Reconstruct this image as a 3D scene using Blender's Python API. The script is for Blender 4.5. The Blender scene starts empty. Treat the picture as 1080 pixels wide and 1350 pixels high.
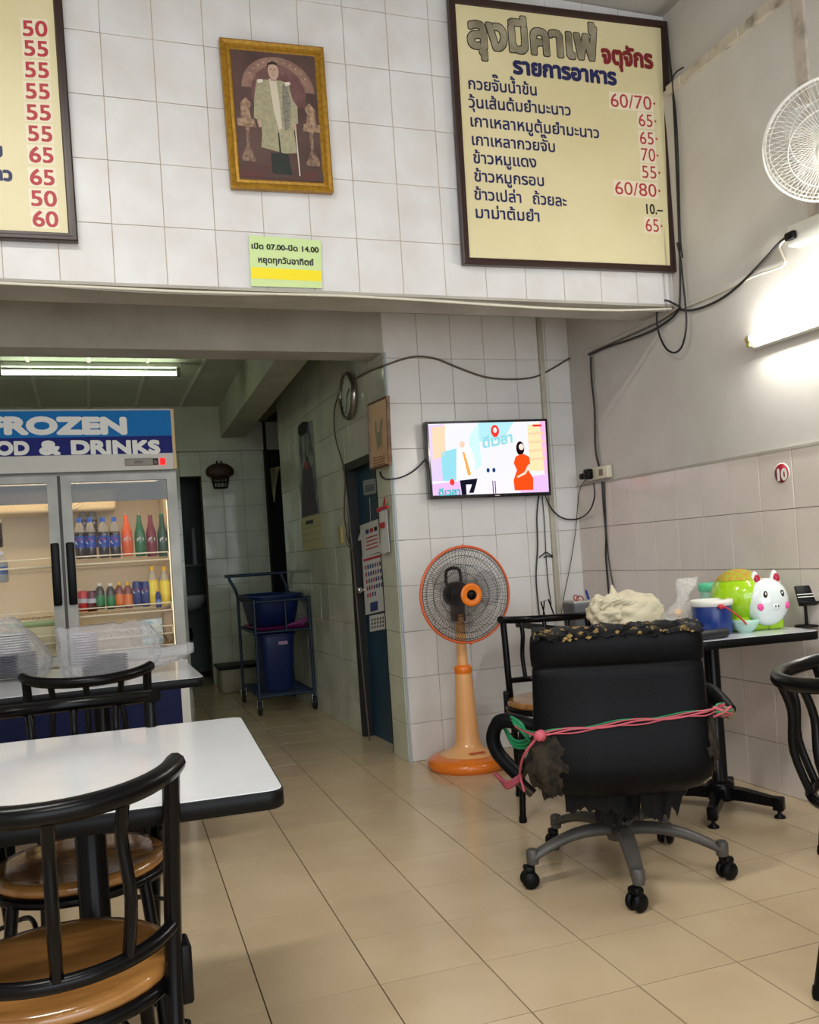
import bpy, math, random
from mathutils import Vector, Matrix, noise
R = math.radians; PI = math.pi
random.seed(7)
col = bpy.context.scene.collection
sc = bpy.context.scene

# ---------------------------------------------------------------- camera
FPX, YAW, PITCH, ROLL = 1181.987, -0.3469, 1.5854, -0.0658
CP = Vector((-1.601, -4.6511, 1.133)); CYO = 38.70
cam = bpy.data.cameras.new('camera'); camo = bpy.data.objects.new('camera', cam); col.objects.link(camo)
RM = Matrix.Rotation(YAW, 3, 'Z') @ Matrix.Rotation(PITCH, 3, 'X') @ Matrix.Rotation(ROLL, 3, 'Z')
camo.matrix_world = Matrix.Translation(CP) @ RM.to_4x4()
cam.sensor_fit = 'VERTICAL'; cam.sensor_height = 36.0; cam.lens = 36.0 * FPX / 1350.0
cam.shift_y = CYO / 1350.0; cam.clip_start = 0.02
sc.camera = camo

# ---------------------------------------------------------------- light and exposure
sc.view_settings.view_transform = 'Standard'; sc.view_settings.look = 'None'
sc.view_settings.gamma = 1.0; sc.view_settings.use_curve_mapping = False
sc.view_settings.exposure = 0.0
w = bpy.data.worlds.new('sky'); sc.world = w; w.use_nodes = True
bg = w.node_tree.nodes['Background']; bg.inputs[0].default_value = (0.80, 0.90, 1.0, 1); bg.inputs[1].default_value = 1.0
def area(name, loc, rot, sx, sy, power, color):
    l = bpy.data.lights.new(name, 'AREA'); l.shape = 'RECTANGLE'; l.size = sx; l.size_y = sy
    l.energy = power; l.color = color
    o = bpy.data.objects.new(name, l); o.location = loc; o.rotation_euler = rot; col.objects.link(o); return o
area('shopfront_daylight', (-1.0, -7.9, 1.7), (R(90), 0, 0), 4.2, 2.6, 105, (0.90, 0.95, 1.0))
area('ceiling_lamp_light', (-2.1, -3.3, 3.60), (0, 0, R(8)), 1.2, 0.12, 58, (1.0, 0.98, 0.92))
area('ceiling_lamp_light', (-1.2, -5.6, 3.60), (0, 0, R(8)), 1.2, 0.12, 52, (1.0, 0.98, 0.92))
TUBE_E = 95.0
KTUBE_E = 16.0

# ---------------------------------------------------------------- helpers
def ray(px, py):
    return RM @ Vector(((px - 540) / FPX, -(py - 675 - CYO) / FPX, -1.0))
def at(px, py, ax, v):                       # the point of the plane (axis ax = v) that stands at this place of the photograph
    d = ray(px, py); return CP + d * ((v - CP[ax]) / d[ax])
def nd(nt, t, **k):
    n = nt.nodes.new(t)
    for a, b in k.items(): setattr(n, a, b)
    return n
MATS = {}
def mat(name, c, rough=0.5, metal=0.0, emit=None, es=0.0, alpha=1.0, c2=None, nscale=8.0, bump=0.0, bscale=40.0, coat=0.0, trans=0.0, spec=0.5, stretch=None, sharp=None, rnd=0.0, sheen=0.0):
    if name in MATS: return MATS[name]
    m = bpy.data.materials.new(name); m.use_nodes = True; nt = m.node_tree; b = nt.nodes['Principled BSDF']
    b.inputs['Base Color'].default_value = (*c, 1); b.inputs['Roughness'].default_value = rough
    b.inputs['Metallic'].default_value = metal; b.inputs['Alpha'].default_value = alpha
    b.inputs['Coat Weight'].default_value = coat; b.inputs['Coat Roughness'].default_value = 0.08
    b.inputs['Transmission Weight'].default_value = trans; b.inputs['Specular IOR Level'].default_value = spec
    if sheen: b.inputs['Sheen Weight'].default_value = sheen
    if emit: b.inputs['Emission Color'].default_value = (*emit, 1); b.inputs['Emission Strength'].default_value = es
    tc = nd(nt, 'ShaderNodeTexCoord')
    vec = tc.outputs['Object']
    if c2 or bump:
        geo = nd(nt, 'ShaderNodeNewGeometry'); vec = geo.outputs['Position']
        if stretch:
            mp = nd(nt, 'ShaderNodeMapping'); mp.inputs['Scale'].default_value = stretch
            nt.links.new(vec, mp.inputs['Vector']); vec = mp.outputs[0]
    last = None
    if c2:
        n = nd(nt, 'ShaderNodeTexNoise'); n.inputs['Scale'].default_value = nscale; n.inputs['Detail'].default_value = 6
        nt.links.new(vec, n.inputs['Vector'])
        r = nd(nt, 'ShaderNodeValToRGB'); lo, hi = sharp or (0.35, 0.65)
        r.color_ramp.elements[0].position = lo; r.color_ramp.elements[1].position = hi
        r.color_ramp.elements[0].color = (*c, 1); r.color_ramp.elements[1].color = (*c2, 1)
        nt.links.new(n.outputs['Fac'], r.inputs['Fac']); last = r.outputs['Color']
    if rnd:
        oi = nd(nt, 'ShaderNodeObjectInfo'); hs = nd(nt, 'ShaderNodeHueSaturation')
        ma = nd(nt, 'ShaderNodeMapRange'); ma.inputs['To Min'].default_value = 1 - rnd; ma.inputs['To Max'].default_value = 1 + rnd * 0.4
        nt.links.new(oi.outputs['Random'], ma.inputs['Value']); nt.links.new(ma.outputs[0], hs.inputs['Value'])
        hs.inputs['Color'].default_value = (*c, 1)
        if last: nt.links.new(last, hs.inputs['Color'])
        last = hs.outputs['Color']
    if last: nt.links.new(last, b.inputs['Base Color'])
    if bump:
        n = nd(nt, 'ShaderNodeTexNoise'); n.inputs['Scale'].default_value = bscale; n.inputs['Detail'].default_value = 4
        nt.links.new(vec, n.inputs['Vector']); bu = nd(nt, 'ShaderNodeBump'); bu.inputs['Strength'].default_value = bump
        bu.inputs['Distance'].default_value = 0.01
        nt.links.new(n.outputs['Fac'], bu.inputs['Height']); nt.links.new(bu.outputs[0], b.inputs['Normal'])
    MATS[name] = m; return m
def s(r, g, b):                              # sRGB 0..255 to linear
    f = lambda v: (v / 255 / 12.92) if v / 255 <= 0.04045 else ((v / 255 + 0.055) / 1.055) ** 2.4
    return (f(r), f(g), f(b))
def glassmat(name, tint, gl=0.08, rough=0.03, fac=0.22, bump=0.0):
    if name in MATS: return MATS[name]
    m = bpy.data.materials.new(name); m.use_nodes = True; nt = m.node_tree; nt.nodes.clear()
    o = nd(nt, 'ShaderNodeOutputMaterial'); mx = nd(nt, 'ShaderNodeMixShader'); t = nd(nt, 'ShaderNodeBsdfTransparent')
    g = nd(nt, 'ShaderNodeBsdfGlossy'); g.inputs['Roughness'].default_value = rough; t.inputs[0].default_value = (*tint, 1)
    lw = nd(nt, 'ShaderNodeLayerWeight'); lw.inputs['Blend'].default_value = 0.25
    ma = nd(nt, 'ShaderNodeMath', operation='MULTIPLY_ADD'); ma.inputs[1].default_value = fac; ma.inputs[2].default_value = gl
    ma.use_clamp = True
    nt.links.new(lw.outputs['Facing'], ma.inputs[0]); nt.links.new(ma.outputs[0], mx.inputs[0])
    nt.links.new(t.outputs[0], mx.inputs[1]); nt.links.new(g.outputs[0], mx.inputs[2]); nt.links.new(mx.outputs[0], o.inputs[0])
    if bump:
        n = nd(nt, 'ShaderNodeTexNoise'); n.inputs['Scale'].default_value = 30; bu = nd(nt, 'ShaderNodeBump'); bu.inputs['Strength'].default_value = bump
        nt.links.new(n.outputs['Fac'], bu.inputs['Height']); nt.links.new(bu.outputs[0], g.inputs['Normal'])
    MATS[name] = m; return m
def emis(name, c, e):
    if name in MATS: return MATS[name]
    m = bpy.data.materials.new(name); m.use_nodes = True; nt = m.node_tree; nt.nodes.clear()
    o = nd(nt, 'ShaderNodeOutputMaterial'); em = nd(nt, 'ShaderNodeEmission'); em.inputs[0].default_value = (*c, 1); em.inputs[1].default_value = e
    nt.links.new(em.outputs[0], o.inputs[0]); MATS[name] = m; return m

class MB:
    def __init__(s_): s_.v = []; s_.f = []; s_.m = []; s_.sm = []; s_.T = Matrix.Identity(4)
    def add(s_, vs, fs, mi=0, smooth=False):
        n = len(s_.v); s_.v += [tuple(s_.T @ Vector(v)) for v in vs]
        for f in fs: s_.f.append([n + i for i in f]); s_.m.append(mi); s_.sm.append(smooth)
        return s_
    def box(s_, x0, y0, z0, x1, y1, z1, mi=0):
        return s_.add([(x0,y0,z0),(x1,y0,z0),(x1,y1,z0),(x0,y1,z0),(x0,y0,z1),(x1,y0,z1),(x1,y1,z1),(x0,y1,z1)],
            [(0,3,2,1),(4,5,6,7),(0,1,5,4),(1,2,6,5),(2,3,7,6),(3,0,4,7)], mi)
    def bbox(s_, x0, y0, z0, x1, y1, z1, b=0.004, mi=0, seg=2):     # box with rounded edges: superellipse-like corner rings along z
        prof = [(b, 0)] if seg else []
        rings = []
        for k in range(seg + 1):
            a = PI / 2 * k / seg; rings.append((b * (1 - math.sin(a)), z0 + b * (1 - math.cos(a))))
        for k in range(seg + 1):
            a = PI / 2 * k / seg; rings.append((b * (1 - math.cos(a)), z1 - b * (1 - math.sin(a))))
        out = []
        for ins, z in rings:
            rr = max(b - ins, 0.0); cs = []
            for cx, cy, a0 in ((x1 - b, y1 - b, 0), (x0 + b, y1 - b, 90), (x0 + b, y0 + b, 180), (x1 - b, y0 + b, 270)):
                for k in range(seg + 1):
                    a = R(a0 + 90 * k / seg); cs.append((cx + rr * math.cos(a), cy + rr * math.sin(a), z))
            out.append(cs)
        return s_.loft(out, mi=mi, cap=True, smooth=True)
    def loft(s_, rings, mi=0, cap=True, smooth=True, closed=True):
        n = len(rings[0]); vs = [p for r in rings for p in r]; fs = []
        for k in range(len(rings) - 1):
            for i in range(n if closed else n - 1):
                j = (i + 1) % n; fs.append((k*n+i, k*n+j, (k+1)*n+j, (k+1)*n+i))
        s_.add(vs, fs, mi, smooth)
        if cap:
            s_.add(rings[0], [tuple(reversed(range(n)))], mi, False); s_.add(rings[-1], [tuple(range(n))], mi, False)
        return s_
    def tube(s_, pts, r, seg=8, closed=False, mi=0, cap=True, flat=1.0):
        pts = [Vector(p) for p in pts]; n = len(pts); rs = r if isinstance(r, (list, tuple)) else [r] * n
        rings = []; up = None
        for i, p in enumerate(pts):
            a = pts[(i - 1) % n] if (closed or i > 0) else p; b = pts[(i + 1) % n] if (closed or i < n - 1) else p
            t = (b - a)
            if t.length < 1e-9: t = Vector((0, 0, 1))
            t.normalize()
            if up is None: up = Vector((0, 0, 1)) if abs(t.z) < 0.9 else Vector((0, 1, 0))
            x = t.cross(up)
            if x.length < 1e-6: x = t.cross(Vector((1, 0, 0)))
            x.normalize(); y = x.cross(t).normalized(); up = y
            rings.append([p + (x * math.cos(2*PI*k/seg) + y * math.sin(2*PI*k/seg) * flat) * rs[i] for k in range(seg)])
        if closed: rings.append(rings[0])
        return s_.loft(rings, mi, cap=(cap and not closed))
    def lathe(s_, prof, seg=24, mi=0, c=(0, 0, 0), smooth=True, cap=True):
        rings = [[(c[0] + r * math.cos(2*PI*k/seg), c[1] + r * math.sin(2*PI*k/seg), c[2] + z) for k in range(seg)] for r, z in prof]
        return s_.loft(rings, mi, cap=cap, smooth=smooth)
    def ell(s_, c, rx, ry, rz, seg=20, rings=12, mi=0, fn=None):
        rr = []
        for i in range(rings + 1):
            t = PI * i / rings; t = min(max(t, 0.02), PI - 0.02); row = []
            for k in range(seg):
                a = 2*PI*k/seg; d = Vector((math.sin(t)*math.cos(a), math.sin(t)*math.sin(a), -math.cos(t)))
                q = fn(d) if fn else 1.0
                row.append((c[0] + rx*d.x*q, c[1] + ry*d.y*q, c[2] + rz*d.z*q))
            rr.append(row)
        return s_.loft(rr, mi)
    def prism(s_, poly, axis, a, b, mi=0):   # polygon in the two other axes, extruded from a to b along axis
        def P(q, h): return {0: (h, q[0], q[1]), 1: (q[0], h, q[1]), 2: (q[0], q[1], h)}[axis]
        n = len(poly); vs = [P(q, a) for q in poly] + [P(q, b) for q in poly]
        fs = [tuple(range(n)), tuple(reversed(range(n, 2*n)))] + [(i, n+i, n+(i+1)%n, (i+1)%n) for i in range(n)]
        return s_.add(vs, fs, mi)
    def build(s_, name, mats, parent=None, loc=None, rz=None):
        me = bpy.data.meshes.new(name); me.from_pydata(s_.v, [], s_.f); me.update()
        if not isinstance(mats, (list, tuple)): mats = [mats]
        for m in mats: me.materials.append(m)
        me.polygons.foreach_set('material_index', s_.m); me.polygons.foreach_set('use_smooth', s_.sm)
        import bmesh
        if len(s_.f) < 60000:
            bm = bmesh.new(); bm.from_mesh(me); bmesh.ops.recalc_face_normals(bm, faces=bm.faces); bm.to_mesh(me); bm.free()
        o = bpy.data.objects.new(name, me); col.objects.link(o)
        if parent: o.parent = parent
        if loc is not None: o.location = loc
        if rz is not None: o.rotation_euler.z = rz
        return o
def tag(o, label=None, cat=None, group=None, kind=None):
    if label: o['label'] = label
    if cat: o['category'] = cat
    if group: o['group'] = group
    if kind: o['kind'] = kind
    return o
def thing(name, label, cat, loc=(0, 0, 0), rz=0, group=None, kind=None):
    o = bpy.data.objects.new(name, None); o.empty_display_size = 0.1; col.objects.link(o)
    o.location = loc; o.rotation_euler = (0, 0, rz); return tag(o, label, cat, group, kind)
KIDS = {}
def copy_tree(o, parent=None):
    c = o.copy(); col.objects.link(c)
    if parent: c.parent = parent
    for ch in [q for q in bpy.data.objects if q.parent == o]: copy_tree(ch, c)
    return c
def bez(pts, n=6):                           # Catmull-Rom through the points
    P = [Vector(p) for p in pts]; out = []
    for i in range(len(P) - 1):
        a = P[max(i-1, 0)]; b = P[i]; c = P[i+1]; d = P[min(i+2, len(P)-1)]
        for k in range(n):
            t = k / n; out.append(0.5 * ((2*b) + (c-a)*t + (2*a-5*b+4*c-d)*t*t + (3*b-a-3*c+d)*t*t*t))
    out.append(P[-1]); return out

# ---------------------------------------------------------------- lettering (flat print): glyph outlines -> bitmap -> quads
GL = {}
def glyph(ch):
    if ch in GL: return GL[ch]
    def outline(txt):
        cu = bpy.data.curves.new('glyph', 'FONT'); cu.body = txt; cu.size = 1.0; cu.fill_mode = 'NONE'; cu.resolution_u = 4
        o = bpy.data.objects.new('glyph', cu); col.objects.link(o); bpy.context.view_layer.update()
        me = o.to_mesh(); V = [(v.co.x, v.co.y) for v in me.vertices]; E_ = [tuple(e.vertices) for e in me.edges]
        o.to_mesh_clear(); bpy.data.objects.remove(o); bpy.data.curves.remove(cu); return V, E_
    if ch == ' ': GL[ch] = ([], 0.3); return GL[ch]
    V, E_ = outline(ch)
    if True:
        V2, _ = outline(ch + 'I'); V1, _ = outline('I')
        adv = max(v[0] for v in V2) - max(v[0] for v in V1)
    # edges come in order along each spline: build directed loops
    nxt = {}
    for a, b in E_: nxt.setdefault(a, []).append(b); nxt.setdefault(b, []).append(a)
    seen = set(); loops = []
    for st in range(len(V)):
        if st in seen or st not in nxt: continue
        lp = [st]; seen.add(st); cur = st
        while True:
            c = [q for q in nxt[cur] if q not in seen]
            if not c: break
            cur = st + 1 if (len(lp) == 1 and st + 1 in c) else c[0]; lp.append(cur); seen.add(cur)
        loops.append([V[i] for i in lp])
    GL[ch] = (loops, adv); return GL[ch]
UPV = 'ัิีึื็ํ'; TONE = '่้๊๋์'; LOWV = 'ุู'
def layout(txt, track=0.0):
    x = 0.0; out = []
    for i, ch in enumerate(txt):
        loops, adv = glyph(ch); dy = 0.0
        if ch in TONE and ((i and txt[i-1] in UPV) or (i + 1 < len(txt) and txt[i+1] == 'ำ')): dy = 0.24
        out.append(([[(px + x, py + dy) for px, py in l] for l in loops]))
        x += adv + (track if adv > 0.05 else 0)
    return out, x
def bitmap(txt, res=56, bold=0.0, sx=1.0, track=0.0):
    import numpy as np
    gl, wd = layout(txt, track)
    pad = 0.12; W_ = int((wd * sx + 2*pad) * res) + 2; H_ = int(2.0 * res); y0 = -0.5
    G = np.zeros((H_, W_), bool)
    for loops in gl:
        wn = np.zeros((H_, W_ + 1), int)
        for l in loops:
            n = len(l)
            for i in range(n):
                (xa, ya), (xb, yb) = l[i], l[(i+1) % n]
                if ya == yb: continue
                sgn = 1 if yb > ya else -1
                if ya > yb: xa, ya, xb, yb = xb, yb, xa, ya
                r0 = max(0, math.ceil((ya - y0) * res - 0.5)); r1 = min(H_ - 1, math.ceil((yb - y0) * res - 0.5) - 1)
                for r in range(r0, r1 + 1):
                    yy = (r + 0.5) / res + y0; xx = xa + (xb - xa) * (yy - ya) / (yb - ya)
                    c = int(round((xx * sx + pad) * res)); c = min(max(c, 0), W_); wn[r, c] += sgn
        G |= np.cumsum(wn, axis=1)[:, :W_] != 0
    k = bold * res
    if k > 0:
        B_ = G.copy(); kk = int(math.ceil(k))
        for dy in range(-kk, kk + 1):
            for dx in range(-kk, kk + 1):
                if (dx or dy) and dx*dx + dy*dy <= k*k + 0.3:
                    B_ |= np.roll(np.roll(G, dy, 0), dx, 1)
        G = B_
    return G, wd * sx, pad, y0, res
def lettering(txt, p0, p1, h, m, parent, up=Vector((0, 0, 1)), nrm=Vector((0, -1, 0)), off=0.001, bold=0.02, em=0.56, name='lettering', sx=1.0, track=0.0, res=56):
    """print txt from p0 to p1 along the baseline; h = height of an em*size letter in metres (em = that letter's height in em)"""
    import numpy as np
    G, wd, pad, y0, res = bitmap(txt, res, bold, sx, track)
    d = (p1 - p0); ux = d / wd; uy = up * (h / em)
    rows = []; b = MB(); act = {}
    def emit(r0, r1, c0, c1):
        q = []
        for c, r in ((c0, r0), (c1, r0), (c1, r1), (c0, r1)):
            q.append(p0 + ux * (c / res - pad) + uy * (r / res + y0) + nrm * off)
        b.add(q, [(0, 1, 2, 3)])
    for r in range(G.shape[0] + 1):
        runs = set()
        if r < G.shape[0]:
            dd = np.diff(np.concatenate(([0], G[r].astype(int), [0]))); st = np.where(dd == 1)[0]; en = np.where(dd == -1)[0]
            runs = set(zip(st.tolist(), en.tolist()))
        for k in list(act):
            if k not in runs: emit(act.pop(k), r, *k)
        for k in runs:
            if k not in act: act[k] = r
    o = b.build(name, m)
    if parent:
        o.parent = parent; o.matrix_parent_inverse = Matrix.Translation(parent.location).inverted() if parent.type == 'EMPTY' else Matrix.Identity(4)
    return o

# ---------------------------------------------------------------- materials
BLACK = mat('black_paint', s(8, 8, 10), 0.25, spec=0.17)
BLACKM = mat('black_plastic', s(9, 10, 12), 0.4, spec=0.16)
PLASTER = mat('plaster', s(206, 203, 198), 0.7, c2=s(196, 192, 186), nscale=3, bump=0.15, bscale=9)
PLASTERG = mat('grey_plaster', s(178, 174, 164), 0.75, c2=s(160, 155, 144), nscale=4, bump=0.2, bscale=12)
GROUT = mat('grout', s(150, 135, 112), 0.9, c2=s(120, 105, 84), nscale=14)
GROUTU = mat('pale_grout', s(206, 190, 166), 0.9, c2=s(176, 156, 130), nscale=10)
GROUTT = mat('mid_grout', s(178, 166, 148), 0.9, c2=s(150, 136, 116), nscale=10)
GROUTF = mat('floor_grout', s(82, 62, 44), 0.9)
TILEW = mat('white_tile', s(226, 224, 222), 0.20, c2=s(220, 217, 214), nscale=5, bump=0.10, bscale=7, rnd=0.03)
TILEB = mat('marbled_tile', s(219, 219, 221), 0.30, c2=s(210, 207, 206), nscale=6, bump=0.12, bscale=8, rnd=0.03)
TILEK = mat('glazed_kitchen_tile', s(214, 216, 200), 0.10, c2=s(196, 200, 182), nscale=4, bump=0.14, bscale=6, rnd=0.04)
TILER = mat('dado_tile', s(222, 212, 205), 0.16, c2=s(214, 204, 197), nscale=4, bump=0.10, bscale=7, rnd=0.03)
TILEF = mat('beige_floor_tile', s(205, 184, 152), 0.17, c2=s(196, 174, 142), nscale=3, bump=0.05, bscale=5, rnd=0.05)
WHITEP = mat('white_plastic', s(225, 225, 218), 0.35)
WOODS = mat('seat_wood', s(162, 114, 60), 0.16, c2=s(134, 90, 44), nscale=2, stretch=(3, 12, 3), coat=0.5)
LAM = mat('white_laminate', s(222, 225, 231), 0.16, c2=s(214, 215, 219), nscale=3, coat=0.3)
CHROME = mat('chrome', s(190, 190, 190), 0.18, 1.0)
BLUED = mat('blue_door_paint', s(16, 66, 92), 0.35, c2=s(12, 52, 76), nscale=6)

# ---------------------------------------------------------------- tiled surfaces
def tile_mesh(name, m, w_, h_, t=0.008, g=0.0022, ch=0.0016):
    """a tile w_ x h_ lying in local x (width) and z (height), face towards -y"""
    b = MB(); x = w_/2 - g/2; z = h_/2 - g/2
    o = [(-x, 0, -z), (x, 0, -z), (x, 0, z), (-x, 0, z)]
    mid = [(a, -t + ch, c) for a, _, c in o]
    top = [(a - math.copysign(ch, a), -t, c - math.copysign(ch, c)) for a, _, c in o]
    b.add(o + mid + top, [(0,1,5,4),(1,2,6,5),(2,3,7,6),(3,0,4,7),(4,5,9,8),(5,6,10,9),(6,7,11,10),(7,4,8,11),(8,9,10,11)])
    me_o = b.build(name, m); me = me_o.data; bpy.data.objects.remove(me_o); return me
def in_view(P, m=60):
    d = RM.transposed() @ (P - CP)
    if d.z > -0.05: return False, 9
    x = 540 + FPX * d.x / -d.z; y = 675 + CYO - FPX * d.y / -d.z
    return (-m < x < 1080 + m and -m < y < 1350 + m), -d.z
def tiles(parent, mesh, w_, h_, u0, u1, z0, z1, us, zs, fix, horiz='x', rot=0.0, skip=None, name='tile', tilt=0.18, lim=300, mats=None):
    """cover u0..u1 x z0..z1; us,zs = one joint position; fix = plane coordinate; horiz 'x': wall facing -y, 'y-': wall facing -x, 'y+': facing +x"""
    i0 = math.floor((u0 - us) / w_); i1 = math.ceil((u1 - us) / w_); j0 = math.floor((z0 - zs) / h_); j1 = math.ceil((z1 - zs) / h_)
    L = []
    for i in range(i0, i1):
        for j in range(j0, j1):
            a0, a1 = max(us + i*w_, u0), min(us + (i+1)*w_, u1); b0, b1 = max(zs + j*h_, z0), min(zs + (j+1)*h_, z1)
            pieces = [(a0, a1, b0, b1)]
            for (sa0, sa1, sb0, sb1) in (skip or []):
                nw = []
                for (a0, a1, b0, b1) in pieces:
                    if a1 <= sa0 or a0 >= sa1 or b1 <= sb0 or b0 >= sb1: nw.append((a0, a1, b0, b1)); continue
                    if a0 < sa0: nw.append((a0, sa0, b0, b1))
                    if a1 > sa1: nw.append((sa1, a1, b0, b1))
                    c0, c1 = max(a0, sa0), min(a1, sa1)
                    if b0 < sb0: nw.append((c0, c1, b0, sb0))
                    if b1 > sb1: nw.append((c0, c1, sb1, b1))
                pieces = nw
            for (a0, a1, b0, b1) in pieces:
                if a1 - a0 < 0.012 or b1 - b0 < 0.012: continue
                u, z = (a0+a1)/2, (b0+b1)/2
                P = Vector((u, fix, z)) if horiz == 'x' else Vector((fix, u, z))
                v, dist = in_view(P, 140)
                if v: L.append((dist, P, (a1-a0)/w_, (b1-b0)/h_))
    L.sort(key=lambda q: q[0])
    rz = {'x': 0, 'y-': -PI/2, 'y+': PI/2}[horiz]
    for k, (dist, P, fx, fz) in enumerate(L[:lim]):
        o = bpy.data.objects.new(name, mesh); col.objects.link(o); o.parent = parent; o.location = P
        o.rotation_euler = (R(random.gauss(0, tilt)), R(random.gauss(0, 0.05)), rz + R(random.gauss(0, tilt))); o.scale = (fx, 1, fz)
    return len(L)

# ================================================================= STRUCTURE
XR, CEIL, YB = 1.16, 3.69, 4.15
# floor
fl = thing('floor', 'glossy beige square floor tiles running through the whole eatery', 'floor', kind='structure')
b = MB(); b.box(-3.3, -8.0, -0.06, 1.3, 5.7, -0.005); b.build('floor_base', GROUTF, fl)
T = 0.3; A0 = -0.031; GX, GY = -1.5147, -1.727
cA, sA = math.cos(A0), math.sin(A0)
fm = tile_mesh('floor_tile', TILEF, T, T, t=0.006, g=0.0036, ch=0.0002)
FT = []
for i in range(-9, 12):
    for j in range(-22, 12):
        u, v = (i + .5) * T, (j + .5) * T
        P = Vector((GX + cA*u + sA*v, GY + sA*u - cA*v, 0))
        if not (-3.2 < P.x < 1.30 and -4.4 < P.y < 4.3): continue
        if P.x > 0.12 and P.y > 0.12: continue
        vis, d = in_view(P, 220)
        if vis: FT.append((d, P))
FT.sort(key=lambda q: q[0])
for d, P in FT[:300]:
    o = bpy.data.objects.new('tile', fm); col.objects.link(o); o.parent = fl; o.location = (P.x, P.y, -0.006)
    o.rotation_euler = (R(-90 + random.gauss(0, .07)), R(random.gauss(0, .07)), A0)
rest = MB()
for i in range(-9, 12):
    for j in range(-22, 22):
        u, v = (i + .5) * T, (j + .5) * T
        P = Vector((GX + cA*u + sA*v, GY + sA*u - cA*v, 0))
        if any((P - q).length < 0.01 for _, q in FT[:300]) or not (-3.4 < P.x < 1.3 and -8.0 < P.y < 5.5): continue
        if P.x > 0.75 and P.y > 0.15: continue
        rest.T = Matrix.Translation(P) @ Matrix.Rotation(A0, 4, 'Z')
        rest.box(-T/2+.0015, -T/2+.0015, -0.006, T/2-.0015, T/2-.0015, 0)
tag(rest.build('far_tiles', TILEF, fl), kind='stuff')

# wall with the television
wc = thing('wall_television', 'white tiled wall behind the television and the standing fan', 'wall', kind='structure')
MB().box(0, 0.002, 0, 1.5, 0.14, 2.75).build('wall_core', GROUTT, wc)
tw = tile_mesh('wall_tile', TILEW, .202, .252, t=.004, g=.0026, ch=.001)
tiles(wc, tw, .202, .252, 0.0, XR, 0, 2.74, 0, 2.2212, 0.002)
MB().tube([(0.004, -0.008, 0), (0.004, -0.008, 2.25)], 0.007, 6).build('corner_trim', mat('bluish_trim', s(170, 185, 195), .4), wc)
# passage wall with the blue door
DY0, DY1, DZ = 0.254, 0.872, 1.737
OY0, OZ = 2.86, 2.53
wp = thing('wall_passage', 'glazed white tiled wall along the passage beside the blue door', 'wall', kind='structure')
b = MB(); b.box(0.002, 0.14, 0, .12, DY0, 2.75); b.box(0.002, DY0, DZ, .12, DY1, 2.75); b.box(0.002, DY1, 0, .12, OY0, 2.75); b.box(0.002, OY0, OZ, .12, 4.2, 2.75)
b.box(0.002, 0.002, 0, .05, .14, 2.75); b.build('wall_core', GROUT, wp)
tk = tile_mesh('passage_tile', TILEK, .25, .252)
tiles(wp, tk, .25, .252, 0.0, YB, 0, 2.70, 0.0, 2.2212, 0.002, 'y-', skip=[(DY0, DY1, -.1, DZ), (OY0, 5, -.1, OZ)], tilt=.35)
# closet behind the dark opening
wk = thing('wall_closet', 'dark closet opening at the far end of the passage wall', 'wall', kind='structure')
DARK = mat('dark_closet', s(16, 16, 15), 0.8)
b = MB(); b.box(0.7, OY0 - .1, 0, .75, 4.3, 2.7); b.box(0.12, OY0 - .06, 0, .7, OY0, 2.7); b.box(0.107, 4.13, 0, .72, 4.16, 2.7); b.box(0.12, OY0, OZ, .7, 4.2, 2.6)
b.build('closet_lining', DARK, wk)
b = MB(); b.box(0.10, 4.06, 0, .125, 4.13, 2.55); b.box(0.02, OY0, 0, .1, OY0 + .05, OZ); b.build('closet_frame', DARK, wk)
# back wall
wb = thing('wall_back', 'greenish tiled back wall of the kitchen passage with a bathroom opening', 'wall', kind='structure')
BX0, BX1, BZ = -.715, -.512, 2.02
b = MB(); b.box(-3.2, YB + .002, 0, BX0, YB + .15, 2.75); b.box(BX1, YB + .002, 0, .11, YB + .15, 2.75); b.box(BX0, YB + .002, BZ, BX1, YB + .15, 2.75)
b.build('wall_core', GROUT, wb)
tb = tile_mesh('back_tile', TILEK, .2, .252)
tiles(wb, tb, .2, .252, -3.2, .107, 0, 2.256, BX1, 2.2212, YB + .002, 'x', skip=[(BX0, BX1, -.1, BZ)], tilt=.3)
BEAMG = mat('painted_concrete', s(190, 190, 172), 0.7, c2=s(176, 176, 158), nscale=3)
tag(MB().box(-3.2, YB - .06, 2.256, .3, YB + .1, 2.75).build('trim_2', BEAMG), 'plain concrete beam above the greenish back wall', 'beam', kind='structure')
# bathroom
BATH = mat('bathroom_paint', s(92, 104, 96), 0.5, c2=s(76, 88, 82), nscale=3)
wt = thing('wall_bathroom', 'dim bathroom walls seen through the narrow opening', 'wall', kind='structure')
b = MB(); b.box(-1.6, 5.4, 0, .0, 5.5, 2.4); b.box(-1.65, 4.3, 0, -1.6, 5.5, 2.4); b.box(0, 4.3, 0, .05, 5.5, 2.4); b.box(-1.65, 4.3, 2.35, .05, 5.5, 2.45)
b.build('bathroom_shell', BATH, wt)
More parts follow.
